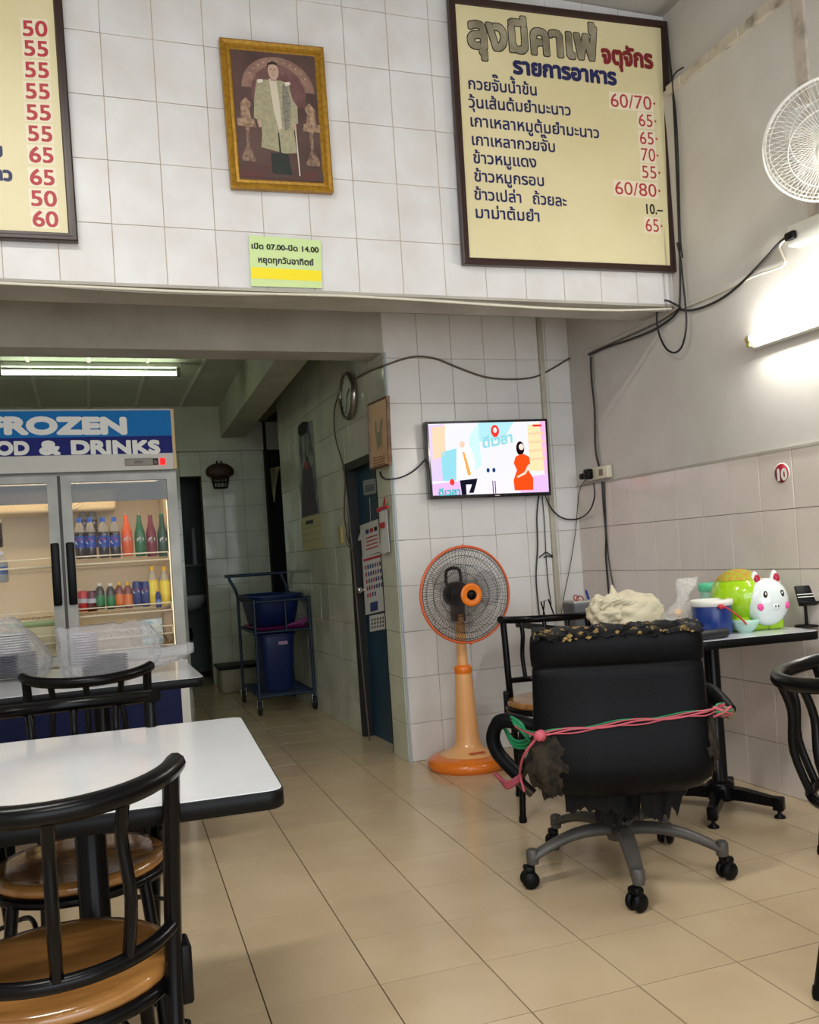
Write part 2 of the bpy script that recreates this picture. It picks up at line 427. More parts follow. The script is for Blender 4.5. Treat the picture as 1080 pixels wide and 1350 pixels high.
# right wall
wr = thing('wall_right', 'white plastered right wall above the tiled dado', 'wall', kind='structure')
b = MB(); b.box(XR, -8.0, 1.4683, 1.45, .002, 3.29); b.build('plaster', PLASTER, wr)
b = MB(); b.box(1.215, -8.0, 3.29, 1.45, .002, 3.75); b.build('upper_band', PLASTER, wr)
b = MB(); b.box(XR + .002, -8.0, 0, 1.4, .002, 1.4683); b.build('wall_core', GROUT, wr)
tr = tile_mesh('dado_tile', TILER, .1949, .2502)
tiles(wr, tr, .1949, .2502, -3.4, 0, 0, 1.4683, -.3556, 1.4683, XR + .002, 'y-')
b = MB(); b.box(XR - .010, -8, 1.462, XR + .01, 0, 1.474); b.build('dado_trim', PLASTERG, wr)
b = MB()
for k in range(46):
    y = -1.10 - k * .1; h = random.uniform(0, .006)
    b.box(XR - .014 - h, y - .1, 3.245, XR + .06, y + .001, 3.292)
b.build('ledge_molding', mat('old_molding', s(196, 188, 172), .8, c2=s(120, 110, 98), nscale=9, sharp=(.55, .75)), wr)
b = MB(); b.box(XR - .012, -1.955, 2.30, XR + .01, -1.905, 3.25); b.build('vertical_batten', mat('old_batten', s(192, 180, 170), .8, c2=s(140, 128, 120), nscale=10, sharp=(.5, .75)), wr)
# upper wall (front of the mezzanine) with the boards
BY = -1.0183
wu = thing('wall_upper', 'white marbled tile wall of the mezzanine front that carries the boards', 'wall', kind='structure')
MB().box(-3.25, BY + .003, 2.262, 1.24, BY + .235, CEIL + .05).build('wall_core', GROUTU, wu)
MB().box(-3.25, BY - .006, 2.250, 1.20, BY + .24, 2.262).build('soffit', PLASTERG, wu)
tu = tile_mesh('upper_tile', TILEB, .1991, .2507, t=.0035, g=.0028, ch=.0008)
tiles(wu, tu, .1991, .2507, -3.2, 1.22, 2.262, CEIL, -1.4327, 3.247, BY + .003)
# lintel over the kitchen opening, kitchen ceiling and skewed beam
tag(MB().box(-3.25, 0.0, 2.25, -0.002, .20, 2.75).build('trim_1', PLASTERG), 'grey painted concrete lintel over the kitchen passage', 'lintel', kind='structure')
xl = lambda y: -.467 + .038 * y
b = MB(); b.add([(xl(.2), .2, 2.38), (xl(.2)+.2, .2, 2.38), (xl(4.1)+.23, 4.1, 2.38), (xl(4.1), 4.1, 2.38), (xl(.2), .2, 2.7), (xl(.2)+.2, .2, 2.7), (xl(4.1)+.23, 4.1, 2.7), (xl(4.1), 4.1, 2.7)],
    [(0,3,2,1),(4,5,6,7),(0,1,5,4),(1,2,6,5),(2,3,7,6),(3,0,4,7)])
tag(b.build('trim_3', BEAMG), 'painted concrete ceiling beam running back over the passage', 'beam', kind='structure')
ck = thing('ceiling_kitchen', 'low panelled kitchen ceiling with thin white battens', 'ceiling', kind='structure')
MB().box(-3.25, .1, 2.70, .7, 4.3, 2.78).build('ceiling_slab', BEAMG, ck)
PAN = mat('ceiling_panel', s(198, 202, 186), .45, c2=s(184, 188, 170), nscale=2)
for i in range(8):
    x = -.68 - .41 * i
    for (ya, yb) in ((.2, 1.5), (1.5, 2.8), (2.8, 4.1)):
        MB().bbox(x - .405, ya + .004, 2.684, x - .005, yb - .004, 2.70, .003, seg=1).build('panel', PAN, ck)
    MB().box(x - .012, .2, 2.676, x + .012, 4.1, 2.69).build('batten', WHITEP, ck)
MB().box(-.66, .2, 2.684, .0, 4.1, 2.70).build('panel', PAN, ck)
tag(MB().box(-3.25, -8.0, CEIL, 1.45, BY + .24, CEIL + .1).build('ceiling', mat('ceiling_paint', s(170, 168, 162), .8)), 'grey plaster ceiling high above the dining room', 'ceiling', kind='structure')
tag(MB().box(-3.25, BY + .2, 2.72, 1.45, .1, 2.80).build('ceiling_recess', PLASTERG), 'hidden ceiling between the mezzanine front and the television wall', 'ceiling', kind='structure')
tag(MB().box(-3.35, -8.0, 0, -3.2, 5.6, CEIL + .1).build('wall_left', PLASTER), 'plain plaster left wall beyond the frame', 'wall', kind='structure')
# door
dr = thing('door_1', 'dark blue door in a black frame in the passage wall', 'door', kind='structure')
FR = mat('black_frame_paint', s(20, 20, 22), .5)
b = MB(); b.box(-.012, DY1 - .045, 0, .075, DY1, DZ); b.box(-.012, DY0, DZ - .05, .075, DY1 - .045, DZ); b.box(.0, DY0, 0, .075, DY0 + .03, DZ - .05)
b.build('door_frame', FR, dr)
b = MB(); b.box(.050, DY0 + .03, .012, .085, DY1 - .045, DZ - .05); b.build('door_leaf', BLUED, dr)
kn = MB(); kn.T = Matrix.Translation((.05, DY1 - .10, .93)) @ Matrix.Rotation(-PI/2, 4, 'Y'); kn.lathe([(.028, 0), (.028, .006), (.012, .01), (.011, .03), (.024, .04), (.027, .052), (.018, .064), (.002, .066)], 16)
kn.build('knob', CHROME, dr)

# ================================================================= BOARDS AND SIGNS on the upper wall
FRB = mat('dark_brown_frame', s(48, 28, 24), .35)
CREAM = mat('cream_board', s(222, 212, 172), .35, c2=s(212, 200, 156), nscale=1.6)
REDL = mat('red_lettering', s(176, 48, 58), .5); NAVY = mat('navy_lettering', s(26, 30, 82), .5); INK = mat('ink_lettering', s(28, 26, 26), .5)
GREYL = mat('grey_lettering', s(160, 152, 130), .4, c2=s(120, 112, 92), nscale=9); MAROON = mat('maroon_lettering', s(122, 28, 34), .5)
PATCH = mat('pale_sticker', s(228, 218, 192), .4)
def board(name, label, cat, TL, TR, BR, BL, fw, depth=.03, front=None, fmat=FRB, pmat=CREAM, y=-1.06, curve=False):
    """four corners (x,z) on the plane y"""
    ro = thing(name, label, cat, (0, y, 0))
    cx = sum(p[0] for p in (TL, TR, BR, BL)) / 4; cz = sum(p[1] for p in (TL, TR, BR, BL)) / 4
    o = [TL, TR, BR, BL]
    W = ((TR[0]-TL[0]) + (BR[0]-BL[0])) / 2; H = ((TL[1]-BL[1]) + (TR[1]-BR[1])) / 2
    def ins(k): return [(cx + (p[0]-cx) * (1 - 2*k/W), cz + (p[1]-cz) * (1 - 2*k/H)) for p in o]
    rings = [(0, depth), (0, .004), (fw*.15, 0), (fw*.45, .003 if curve else 0), (fw*.6, .009 if curve else .001), (fw*.85, .007 if curve else .002), (fw, .012)]
    rr = [[(p[0], d, p[1]) for p in ins(k)] for k, d in rings]
    b = MB(); b.loft(rr, cap=False, smooth=False); b.build('frame', fmat, ro)
    q = ins(fw * .9); b = MB(); b.add([(p[0], .011, p[1]) for p in q] + [(p[0], depth, p[1]) for p in q], [(3,2,1,0), (4,5,6,7), (0,1,5,4), (1,2,6,5), (2,3,7,6), (3,0,4,7)])
    b.build('panel', pmat, ro); return ro
BPY = -1.06
rb = board('menu_board', 'cream menu board with dark frame and navy dish names at upper right', 'menu board', (.052, 3.60), (1.209, 3.645), (1.164, 2.412), (.039, 2.396), .034)
def zb(x, y): return at(560 + x/2.077, y/2.077, 1, BPY + .011)
def line(txt, a, b_, hz, m, par, f=zb, em=.56, bold=.035, **k):
    p0, p1 = f(*a), f(*b_); d = (p0 + p1) / 2; dep = -(RM.transposed() @ (d - CP)).z
    return lettering(txt, p0, p1, hz * dep / FPX, m, par, bold=bold, em=em, **k)
S2 = 2.077
line('ลุงมีคาเฟ่', (118, 126), (474, 164), 66/S2, INK, rb, res=96, bold=.072, name='title_outline', off=.0008)
line('ลุงมีคาเฟ่', (118, 126), (474, 164), 66/S2, GREYL, rb, res=96, bold=.045, name='title', off=.0016)
line('จตุจักร', (485, 171), (626, 187), 37/S2, MAROON, rb, bold=.06)
line('รายการอาหาร', (243, 200), (526, 232), 33/S2, NAVY, rb, bold=.06)
for t, a, b_ in (('กวยจั๊บน้ำข้น', (118, 243), (310, 262)), ('วุ้นเส้นต้มยำมะนาว', (120, 294), (402, 317)), ('เกาเหลาหมูต้มยำมะนาว', (123, 345), (480, 379)),
                 ('เกาเหลากวยจั๊บ', (127, 396), (360, 417)), ('ข้าวหมูแดง', (132, 446), (308, 459)), ('ข้าวหมูกรอบ', (135, 496), (330, 510)),
                 ('ข้าวเปล่า', (135, 546), (268, 556)), ('ถ้วยละ', (295, 558), (390, 566)), ('มาม่าต้มยำ', (137, 596), (318, 607))):
    line(t, a, b_, 24/S2, NAVY, rb, bold=.03)
for t, a, b_, h in (('60/70·', (508, 292), (636, 303), 38), ('65·', (585, 345), (638, 350), 35), ('65·', (588, 394), (641, 398), 35), ('70·', (592, 440), (644, 444), 36),
                    ('55·', (594, 487), (649, 491), 35), ('60/80·', (520, 531), (650, 541), 36), ('65·', (604, 633), (655, 637), 36)):
    q = [zb(a[0]-2, a[1]+5), zb(b_[0]-9, b_[1]+5), zb(b_[0]-11, b_[1]-h-4), zb(a[0]-4, a[1]-h-4)]
    b = MB(); b.add([p + Vector((0, -.0006 - BPY, 0)) for p in q], [(0,1,2,3)]); b.build('price_sticker', PATCH, rb)
    line(t, a, b_, h/S2, REDL, rb, em=.70, bold=.012, off=.0014)
line('10.–', (602, 585), (652, 587), 27/S2, INK, rb, em=.70, bold=.03)

lb = board('price_board', 'cream menu board cut by the left edge, red prices in a column', 'menu board', (-2.75, 3.60), (-1.567, 3.60), (-1.560, 2.405), (-2.75, 2.39), .034)
def z1(x, y): return at(x/2, y/2, 1, BPY + .011)
for t, a, b_ in (('50', (58, 94), (127, 97)), ('55', (62, 146), (131, 150)), ('55', (64, 203), (133, 206)), ('55', (66, 259), (135, 262)), ('55', (68, 315), (138, 318)),
                 ('55', (72, 371), (142, 374)), ('65', (76, 427), (145, 430)), ('65', (78, 486), (148, 489)), ('50', (80, 542), (152, 545)), ('60', (85, 596), (156, 599))):
    q = [z1(a[0]-2, a[1]+5), z1(b_[0]+2, b_[1]+5), z1(b_[0]-2, b_[1]-46), z1(a[0]-6, a[1]-46)]
    b = MB(); b.add([p + Vector((0, -.0006 - BPY, 0)) for p in q], [(0,1,2,3)]); b.build('price_sticker', PATCH, lb)
    line(t, a, b_, 41/2, REDL, lb, f=z1, em=.70, bold=.025, off=.0014)
line('มะนาว', (-92, 466), (34, 477), 13, NAVY, lb, f=z1, bold=.06)
line('กรอบ', (-92, 404), (9, 413), 13, NAVY, lb, f=z1, bold=.06)

# opening hours sign
def on(px, py, y=-1.032): return at(px, py, 1, y)
hs_ = thing('opening_hours_sign', 'small pale green notice with yellow strip below the gold framed portrait', 'sign', (0, -1.032, 0))
q = [on(328, 310), on(423, 317), on(425, 380), on(331, 377)]
b = MB(); b.add([(p.x, 0, p.z) for p in q] + [(p.x, .003, p.z) for p in q], [(0,1,2,3), (7,6,5,4), (0,4,5,1), (1,5,6,2), (2,6,7,3), (3,7,4,0)])
b.build('card', mat('pale_green_card', s(200, 222, 158), .4), hs_)
q = [on(331, 352), on(423.5, 357), on(424, 371), on(331.5, 367)]
b = MB(); b.add([(p.x, -.0006, p.z) for p in q], [(0,1,2,3)]); b.build('yellow_strip', mat('yellow_print', s(240, 220, 20), .4), hs_)
def lo(t, a, b_, h, m, par, y=-1.032, **k):
    p0, p1 = at(*a, 1, y), at(*b_, 1, y); dep = -(RM.transposed() @ (p0 - CP)).z
    return lettering(t, p0, p1, h * dep / FPX, m, par, **k)
lo('เปิด 07.00-ปิด 14.00', (331, 327.5), (420.5, 333), 6.2, INK, hs_, bold=.04, em=.62)
lo('หยุดทุกวันอาทิตย์', (340, 346), (414, 350), 6.2, INK, hs_, bold=.04)

# gold framed portrait: flat print built from layered shapes
GOLD = mat('gold_frame', s(172, 130, 36), .38, .4, c2=s(146, 104, 24), nscale=60)
PBG = mat('print_background', s(96, 70, 66), .35, c2=s(66, 46, 44), nscale=5)
pf = board('framed_portrait', 'gold framed portrait of a standing man in a long pale robe', 'picture', (-.975, 3.272), (-.540, 3.288), (-.536, 2.672), (-.964, 2.660), .042, curve=True, fmat=GOLD, pmat=PBG, y=-1.058)
cs = [at(306, 62, 1, -1.0475), at(415.5, 75, 1, -1.0475), at(427, 240, 1, -1.0475), at(317.5, 232, 1, -1.0475)]
def bil(u, v):                               # u right, v down, 0..1 in the 945x1350 zoom frame of the print
    return (cs[0]*(1-u) + cs[1]*u) * (1-v) + (cs[3]*(1-u) + cs[2]*u) * v
def pshape(name, pts, m, k):
    b = MB(); b.add([bil(x, y) + Vector((0, 1.058 - .0004 * k, 0)) for x, y in pts], [tuple(range(len(pts)))]); b.build(name, m, pf)
def arc(cx, cy, rx, ry, a0, a1, n=18): return [(cx + rx*math.cos(R(a0+(a1-a0)*i/n)), cy - ry*math.sin(R(a0+(a1-a0)*i/n))) for i in range(n+1)]
pm = lambda n, c, c2=None, sc_=30: mat('print_' + n, s(*c), .35, c2=s(*c2) if c2 else None, nscale=sc_)
pshape('arch_print', arc(.52, .30, .44, .26, 0, 180), pm('arch', (150, 118, 104), (128, 96, 86)), 1)
pshape('arch_inner_print', arc(.52, .34, .33, .24, -20, 200), pm('arch_in', (120, 84, 82), (100, 66, 66)), 2)
for i in range(11):
    a = R(30 + i * 12); x, y = .52 + .385*math.cos(a), .30 - .225*math.sin(a); pshape('arch_bead_print', arc(x, y, .008, .005, 0, 360, 6), pm('bead', (214, 196, 168)), 3)
pshape('carpet_print', [(0, .90), (1, .93), (1, 1), (0, 1)], pm('carpet', (96, 48, 46), (74, 60, 56), 20), 3)
for sx_, tx in ((1, 0), (-1, 1)):
    X = lambda v: tx + sx_ * v
    pshape('table_print', [(X(.0), .55), (X(.2), .55), (X(.22), .61), (X(.0), .61)], pm('gilt', (176, 148, 122), (120, 92, 74), 60), 4)
    pshape('table_leg_print', [(X(.09), .61), (X(.14), .61), (X(.13), .76), (X(.2), .86), (X(.19), .88), (X(.04), .88), (X(.03), .85), (X(.10), .75)], pm('gilt2', (158, 130, 108), (92, 70, 60), 60), 4)
    pshape('vessel_print', [(X(.05), .55), (X(.17), .55), (X(.15), .47), (X(.18), .43), (X(.12), .38), (X(.05), .43)], pm('gilt', (176, 148, 122)), 5)
pshape('trousers_print', [(.38, .80), (.58, .80), (.62, .965), (.38, .96)], pm('trousers', (34, 42, 40)), 6)
pshape('robe_print', [(.33, .23), (.26, .24), (.22, .38), (.20, .54), (.28, .56), (.285, .66), (.265, .765), (.55, .80), (.69, .79), (.665, .56), (.73, .555), (.735, .42), (.68, .36), (.645, .245), (.55, .225)], pm('robe', (170, 164, 134), (152, 146, 118), 90), 7)
pshape('shirt_print', [(.41, .22), (.50, .22), (.52, .40), (.53, .60), (.49, .62), (.44, .45)], pm('shirt', (206, 196, 178)), 8)
pshape('trim_print', [(.57, .25), (.62, .26), (.66, .40), (.62, .60), (.56, .62), (.55, .42)], pm('lace', (150, 146, 134), (96, 92, 84), 140), 8)
for x0 in (.27, .60): pshape('epaulette_print', [(x0, .235), (x0+.06, .228), (x0+.07, .25), (x0+.005, .265)], pm('white', (222, 212, 204)), 9)
pshape('gap_print', [(.475, .64), (.49, .64), (.50, .80), (.48, .80)], pm('trousers', (34, 42, 40)), 9)
for x0 in (.235, .655): pshape('hand_print', [(x0, .555), (x0+.045, .555), (x0+.05, .60), (x0+.02, .615)], pm('skin', (190, 160, 142)), 10)
pshape('sword_print', [(.685, .60), (.70, .60), (.715, .97), (.70, .97)], pm('shirt', (206, 196, 178)), 10)
pshape('neck_print', [(.43, .19), (.50, .19), (.50, .235), (.43, .235)], pm('skin2', (168, 138, 120)), 9)
pshape('face_print', arc(.468, .158, .066, .070, 0, 360), pm('skin', (190, 160, 142)), 10)
pshape('hair_print', [(.398, .145), (.403, .10), (.46, .078), (.515, .09), (.538, .145), (.52, .112), (.47, .102), (.42, .112)], pm('hair', (34, 28, 28)), 11)
for x0 in (.440, .486): pshape('brow_print', [(x0 - .012, .142), (x0 + .012, .142), (x0 + .012, .147), (x0 - .012, .147)], pm('hair', (34, 28, 28)), 12)
pshape('mouth_print', [(.452, .188), (.480, .188), (.476, .193), (.456, .193)], pm('lips', (140, 90, 84)), 12)
pshape('nose_print', [(.462, .150), (.468, .150), (.472, .172), (.460, .172)], pm('skin2', (168, 138, 120)), 12)
b = MB(); b.add([bil(x, y) + Vector((0, 1.058 - .008, 0)) for x, y in ((0, 0), (1, 0), (1, 1), (0, 1))], [(0,1,2,3)]); b.build('glass', glassmat('picture_glass', (1, 1, 1), .02), pf)
# ================================================================= FURNITURE
def make_chair(label, loc, rz, group='black tube chairs with round wooden seats'):
    t = thing('dining_chair', label, 'chair', loc, rz, group)
    def arcp(k, Rr, oy, z0, dz, ext=1.0):
        a = R(-90 + 68 * k); return Vector((Rr*math.cos(a), oy + Rr*math.sin(a), z0 + dz*k*k))
    N = 22
    MB().tube([arcp(-1.04 + 2.08*i/N, .212, -.065, .796, .016) for i in range(N+1)], .0175, 10).build('top_rail', BLACK, t)
    MB().tube([arcp(-.93 + 1.86*i/N, .204, -.02, .530, .012) for i in range(N+1)], .013, 8).build('lower_rail', BLACK, t)
    for sg in (-1, 1):
        a = arcp(.93*sg, .212, -.065, .796, .016); m = arcp(.93*sg, .204, -.02, .530, .012)
        MB().tube(bez([a, a*.6 + m*.4 + Vector((0, .004, 0)), m, (m.x*.97, m.y - .012, .42), (m.x*.92, m.y - .06, .22), (m.x*.92, m.y - .10, .012)], 5), .0145, 8).build('leg', BLACK, t)
        MB().tube(bez([(.135*sg, .135, .445), (.150*sg, .155, .3), (.165*sg, .185, .012)], 5), .0135, 8).build('leg', BLACK, t)
        for px_, py_ in ((m.x*.92, m.y - .10), (.165*sg, .185)):
            MB().lathe([(.016, 0), (.017, .012), (.014, .03)], 10, c=(px_, py_, 0)).build('rubber_foot', BLACKM, t)
        MB().tube(bez([(.13*sg, .15, .30), (.10*sg, .06, .33), (.12*sg, -.05, .34), (.19*sg, -.125, .30)], 5), .006, 6).build('brace', BLACK, t)
        MB().bbox(.197*sg - .014, -.11, .40, .197*sg + .014, -.05, .50, .006).build('bracket', BLACKM, t)
    for k in (-.45, 0, .45):
        a = arcp(k, .212, -.065, .790, .016); m = arcp(k, .204, -.02, .530, .012); q = Vector((math.cos(R(-90+68*k)), math.sin(R(-90+68*k)), 0))
        MB().tube(bez([a, a*.75 + m*.25 - q*.008, a*.4 + m*.6 + q*.012, m], 4), .0100, 6).build('spindle', BLACK, t)
    ring = [(.193*math.cos(2*PI*i/32), .193*math.sin(2*PI*i/32), .440) for i in range(32)]
    MB().tube(ring, .0125, 8, closed=True).build('seat_ring', BLACK, t)
    MB().lathe([(.15, .444), (.188, .448), (.196, .458), (.195, .468), (.186, .4765), (.17, .476), (.10, .471), (.0, .470)], 40, cap=False).build('seat', WOODS, t)
    return t
def link_tree(t, label, loc, rz):
    c = copy_tree(t); c['label'] = label; c.location = loc; c.rotation_euler = (0, 0, rz); return c
bpy.context.view_layer.update()
ch = make_chair('nearest black tube chair, its back to us, at the front white table', (-1.685, -2.975, 0), R(2))
link_tree(ch, 'black tube chair facing us from the far side of the front white table', (-1.655, -2.385, 0), R(180))
link_tree(ch, 'farthest left black tube chair, back to us, by the table with plastic bags', (-1.61, -1.325, 0), R(-3))
link_tree(ch, 'black tube chair standing between the orange fan and the torn office chair', (.258, -1.193, 0), R(155))
link_tree(ch, 'black tube chair cut by the right edge, seen close and turned aside', (.085, -3.17, 0), R(237))
c5 = link_tree(ch, 'black tube chair with a cushion, mostly beyond the right edge', (.93, -2.33, 0), R(8))

def table(label, cx, cy, W, D, rz, hubs, H=.735, arms=(-130, -50, 50, 130), al=.25):
    t = thing('dining_table', label, 'table', (cx, cy, 0), rz, 'white topped restaurant tables')
    b = MB(); x, y, r = W/2, D/2, .03
    def ring(ins, z):
        out = []
        for qx, qy, a0 in ((x-r, y-r, 0), (-x+r, y-r, 90), (-x+r, -y+r, 180), (x-r, -y+r, 270)):
            for k in range(6): a = R(a0 + 18*k); out.append((qx + (r-ins)*math.cos(a), qy + (r-ins)*math.sin(a), z))
        return out
    MB().loft([ring(.004, H-.034), ring(0, H-.031), ring(0, H-.003), ring(.002, H-.0012)], cap=True).build('edge_band', BLACKM, t)
    MB().loft([ring(.003, H-.002), ring(.003, H-.0005), ring(.004, H)], cap=True, smooth=False).build('tabletop', LAM, t)
    for hx, hy in hubs:
        MB().lathe([(.052, .05), (.055, .06), (.055, .115), (.045, .125), (.0315, .13), (.0315, H-.045)], 20, c=(hx, hy, 0)).build('column', BLACK, t)
        MB().bbox(hx-.16, hy-.13, H-.048, hx+.16, hy+.13, H-.034, .005).build('mounting_plate', BLACK, t)
        for a in arms:
            b = MB(); b.T = Matrix.Translation((hx, hy, 0)) @ Matrix.Rotation(R(a), 4, 'Z')
            b.loft([[(u, -w_, z0), (u, w_, z0), (u, w_, z1), (u, -w_, z1)] for u, w_, z0, z1 in ((.02, .024, .055, .105), (.10, .022, .054, .098), (al-.03, .018, .045, .080), (al, .017, .042, .075))], cap=True, smooth=False)
            b.bbox(al-.03, -.020, .030, al+.012, .020, .082, .005)
            b.build('base_arm', BLACK, t)
            b = MB(); b.T = Matrix.Translation((hx, hy, 0)) @ Matrix.Rotation(R(a), 4, 'Z')
            b.lathe([(.022, .0), (.022, .006), (.008, .016), (.007, .034)], 12, c=(al-.008, 0, 0)); b.build('levelling_foot', BLACKM, t)
    return t
rzf = R(-3.9)
def off(cx, cy, rz, x, y): return (cx + x*math.cos(rz) - y*math.sin(rz), cy + x*math.sin(rz) + y*math.cos(rz))
ftc = off(-1.294, -3.075, rzf, -.60, .413)
table('white table with black edge in the left foreground', *ftc, 1.2, .826, rzf, [(.24, 0), (-.3, 0)])
table('white table by the drinks fridge carrying the plastic bags', -1.216 - .60, -.86, 1.2, .85, 0, [(.24, 0), (-.3, 0)])
rzr = R(-7)
TRC = off(.541, -1.850, rzr, .26, .40)
table('white table against the right wall carrying the green pig', *TRC, .52, .80, rzr, [(-.045, -.11)], al=.235)
table('white table in the far right corner carrying the grey box', .852, -.62, .58, .76, 0, [(0, 0)])
TH = .735
def on_t(px, py): return at(px, py, 2, TH)

# cushion on the chair by the right edge
b = MB(); b.ell((0, 0, 0), .15, .14, .05, fn=lambda d: 1 + .05*noise.noise(d*3))
tag(b.build('cushion', mat('cream_cushion', s(214, 204, 178), .9, bump=.3), None, (.93, -2.33, .532)), 'cream cushion on the chair seat at the right edge', 'cushion')

# ================================================================= TORN OFFICE CHAIR
VINYL = mat('black_vinyl', s(11, 12, 15), .45, bump=.10, bscale=120, spec=.12)
FOAM = mat('torn_foam', s(60, 50, 36), .95, c2=s(24, 21, 18), nscale=26, bump=.8, bscale=70)
FOAMY = mat('flaked_foam', s(128, 104, 58), .95, c2=s(13, 13, 15), nscale=38, sharp=(.36, .42), bump=.8, bscale=60)
GREYP = mat('grey_base_plastic', s(80, 77, 74), .45, c2=s(70, 67, 64), nscale=20)
oc = thing('office_chair', 'torn black high-back office chair with grey five-star base, back to us', 'office chair', (.068, -1.965, 0), 0)
def arm_path(a): return None
for k in range(5):
    a = -115 + 72*k + (1, 0, 0, 2, 3)[k]; L = .335
    Mx = Matrix.Rotation(R(a), 4, 'Z')
    b = MB(); b.T = Mx; rr = []
    for i in range(9):
        u = i/8; x = .02 + u*(L - .02); z = .150 + .015*math.sin(PI*u) - .055*u*u; w_ = .034 - .012*u; h = .022 - .006*u
        rr.append([(x, w_*math.cos(q), z + h*math.sin(q)) for q in [2*PI*j/10 for j in range(10)]])
    b.loft(rr, cap=True); b.lathe([(.019, .078), (.021, .09), (.021, .12), (.016, .126)], 12, c=(L - .006, 0, 0)); b.build('base_arm', GREYP, oc)
    b = MB(); ca = a + random.uniform(-60, 60)
    c0 = Mx @ Vector((L - .006, 0, 0)); Rc = Matrix.Translation((c0.x, c0.y, .029)) @ Matrix.Rotation(R(ca), 4, 'Z') @ Matrix.Translation((.014, 0, 0))
    for sg in (-1, 1):
        b.T = Rc @ Matrix.Rotation(PI/2*sg, 4, 'X'); b.lathe([(.010, .006), (.026, .007), (.029, .012), (.029, .020), (.024, .026), (.006, .027)], 16)
    b.T = Rc; b.bbox(-.016, -.022, .022, .018, .022, .046, .008)
    b.T = Matrix.Identity(4); b.tube([(c0.x, c0.y, .04), (c0.x, c0.y, .09)], .006, 8)
    b.build('caster', BLACKM, oc)
MB().lathe([(.045, .115), (.048, .13), (.046, .185), (.030, .19), (.028, .24), (.028, .36)], 20).build('gas_column', GREYP, oc)
b = MB(); b.lathe([(.042, .175), (.046, .18), (.046, .36), (.03, .37)], 18); b.build('column_cover', BLACKM, oc)
b = MB(); b.bbox(-.10, -.12, .345, .10, .12, .385, .01); b.tube([(.0, 0, .36), (.20, -.05, .35)], .008, 8); b.build('tilt_mechanism', BLACKM, oc)
b = MB(); b.T = Matrix.Translation((.19, -.075, .300)) @ Matrix.Rotation(R(90), 4, 'X'); b.lathe([(.002, -.014), (.026, -.013), (.032, -.004), (.032, .006), (.024, .014), (.002, .015)], 18)
b.build('tension_knob', BLACKM, oc)
# seat cushion and back shell (one bulging body seen from behind)
def sring(cx, cy, z, rx, ry, n=4.0, seg=40, dx=0):
    out = []
    for k in range(seg):
        a = 2*PI*k/seg; c, s_ = math.cos(a), math.sin(a)
        out.append((cx + rx*math.copysign(abs(c)**(2/n), c), cy + ry*math.copysign(abs(s_)**(2/n), s_), z))
    return out
b = MB()
b.loft([sring(0, .10, z, rx, ry, 3.4) for z, rx, ry in ((.375, .20, .20), (.385, .25, .235), (.41, .275, .25), (.455, .28, .255), (.485, .265, .24), (.50, .22, .20), (.505, .1, .1))], cap=True)
b.build('seat_cushion', VINYL, oc)
b = MB(); rr = []
prof = [(.318, .13, .06), (.322, .20, .085), (.34, .262, .108), (.38, .296, .12), (.43, .304, .120), (.49, .304, .110), (.54, .300, .095), (.60, .296, .080), (.66, .294, .070), (.72, .292, .064),
        (.752, .290, .060), (.758, .286, .052), (.764, .292, .062), (.79, .294, .070), (.83, .294, .072), (.862, .290, .066), (.884, .280, .050), (.890, .262, .03)]
prof = [((z if z < .5 else .5 + (z - .5)*.93), rx*.93, ry) for z, rx, ry in prof]
for z, rx, ry in prof:
    cy = -.175 - .055*(z - .35) + (.03 if z < .36 else 0)
    row = sring(0, cy, z, rx, ry, 4.2, 56)
    row = [(x, y + (.010*math.exp(-(x/.012)**2) if (y < cy and .36 < z < .75) else 0), zz + .004*noise.noise(Vector((x*6, y*6, z*5)))) for x, y, zz in row]
    rr.append(row)
b.loft(rr, cap=True); bk = b.build('backrest', VINYL, oc)
def bump_patch(name, m, c, rx, ry, rz_, amp, sd, par, seg=30, rings=18, fr=9.0):
    b = MB(); b.ell(c, rx, ry, rz_, seg, rings, fn=lambda d: 1 + amp*noise.noise(d*fr*.3 + Vector((sd, 0, 0))) + amp*.8*noise.noise(d*fr + Vector((0, sd, 0))))
    return b.build(name, m, par)
bump_patch('torn_corner', FOAM, (-.232, -.235, .440), .068, .078, .098, .35, 3, oc)
bump_patch('torn_corner', FOAM, (.262, -.20, .47), .034, .070, .095, .35, 8, oc)
# flaked top edge
b = MB(); rr = []
for i in range(61):
    x = -.262 + .524*i/60; row = []
    for k in range(12):
        a = PI*k/11; q = 1 + .35*noise.noise(Vector((x*22, k*.5, 2)))
        row.append((x, -.203 - .068*math.cos(a)*q, .836 + .030*math.sin(a)*q + .010*noise.noise(Vector((x*45, k, 5)))))
    rr.append(row)
b.loft(rr, cap=False, closed=False); b.build('flaked_top', FOAMY, oc)
b = MB()
for i in range(110):
    x = random.uniform(-.27, .27); z = .865 - abs(random.gauss(0, .018)) ; y = -.276 - random.uniform(0, .006) if z < .848 else random.uniform(-.27, -.20)
    a = random.uniform(0, PI); l = random.uniform(.003, .012); h = random.uniform(.002, .006)
    b.add([(x - l, y, z), (x, y - .006, z - h), (x + l, y - .003, z + h*.3), (x, y + .002, z + h)], [(0,1,2,3)], random.choice((0, 0, 1)))
tag(b.build('vinyl_flakes', [VINYL, mat('yellow_foam_crumb', s(140, 116, 66), .95)], oc), kind='stuff')
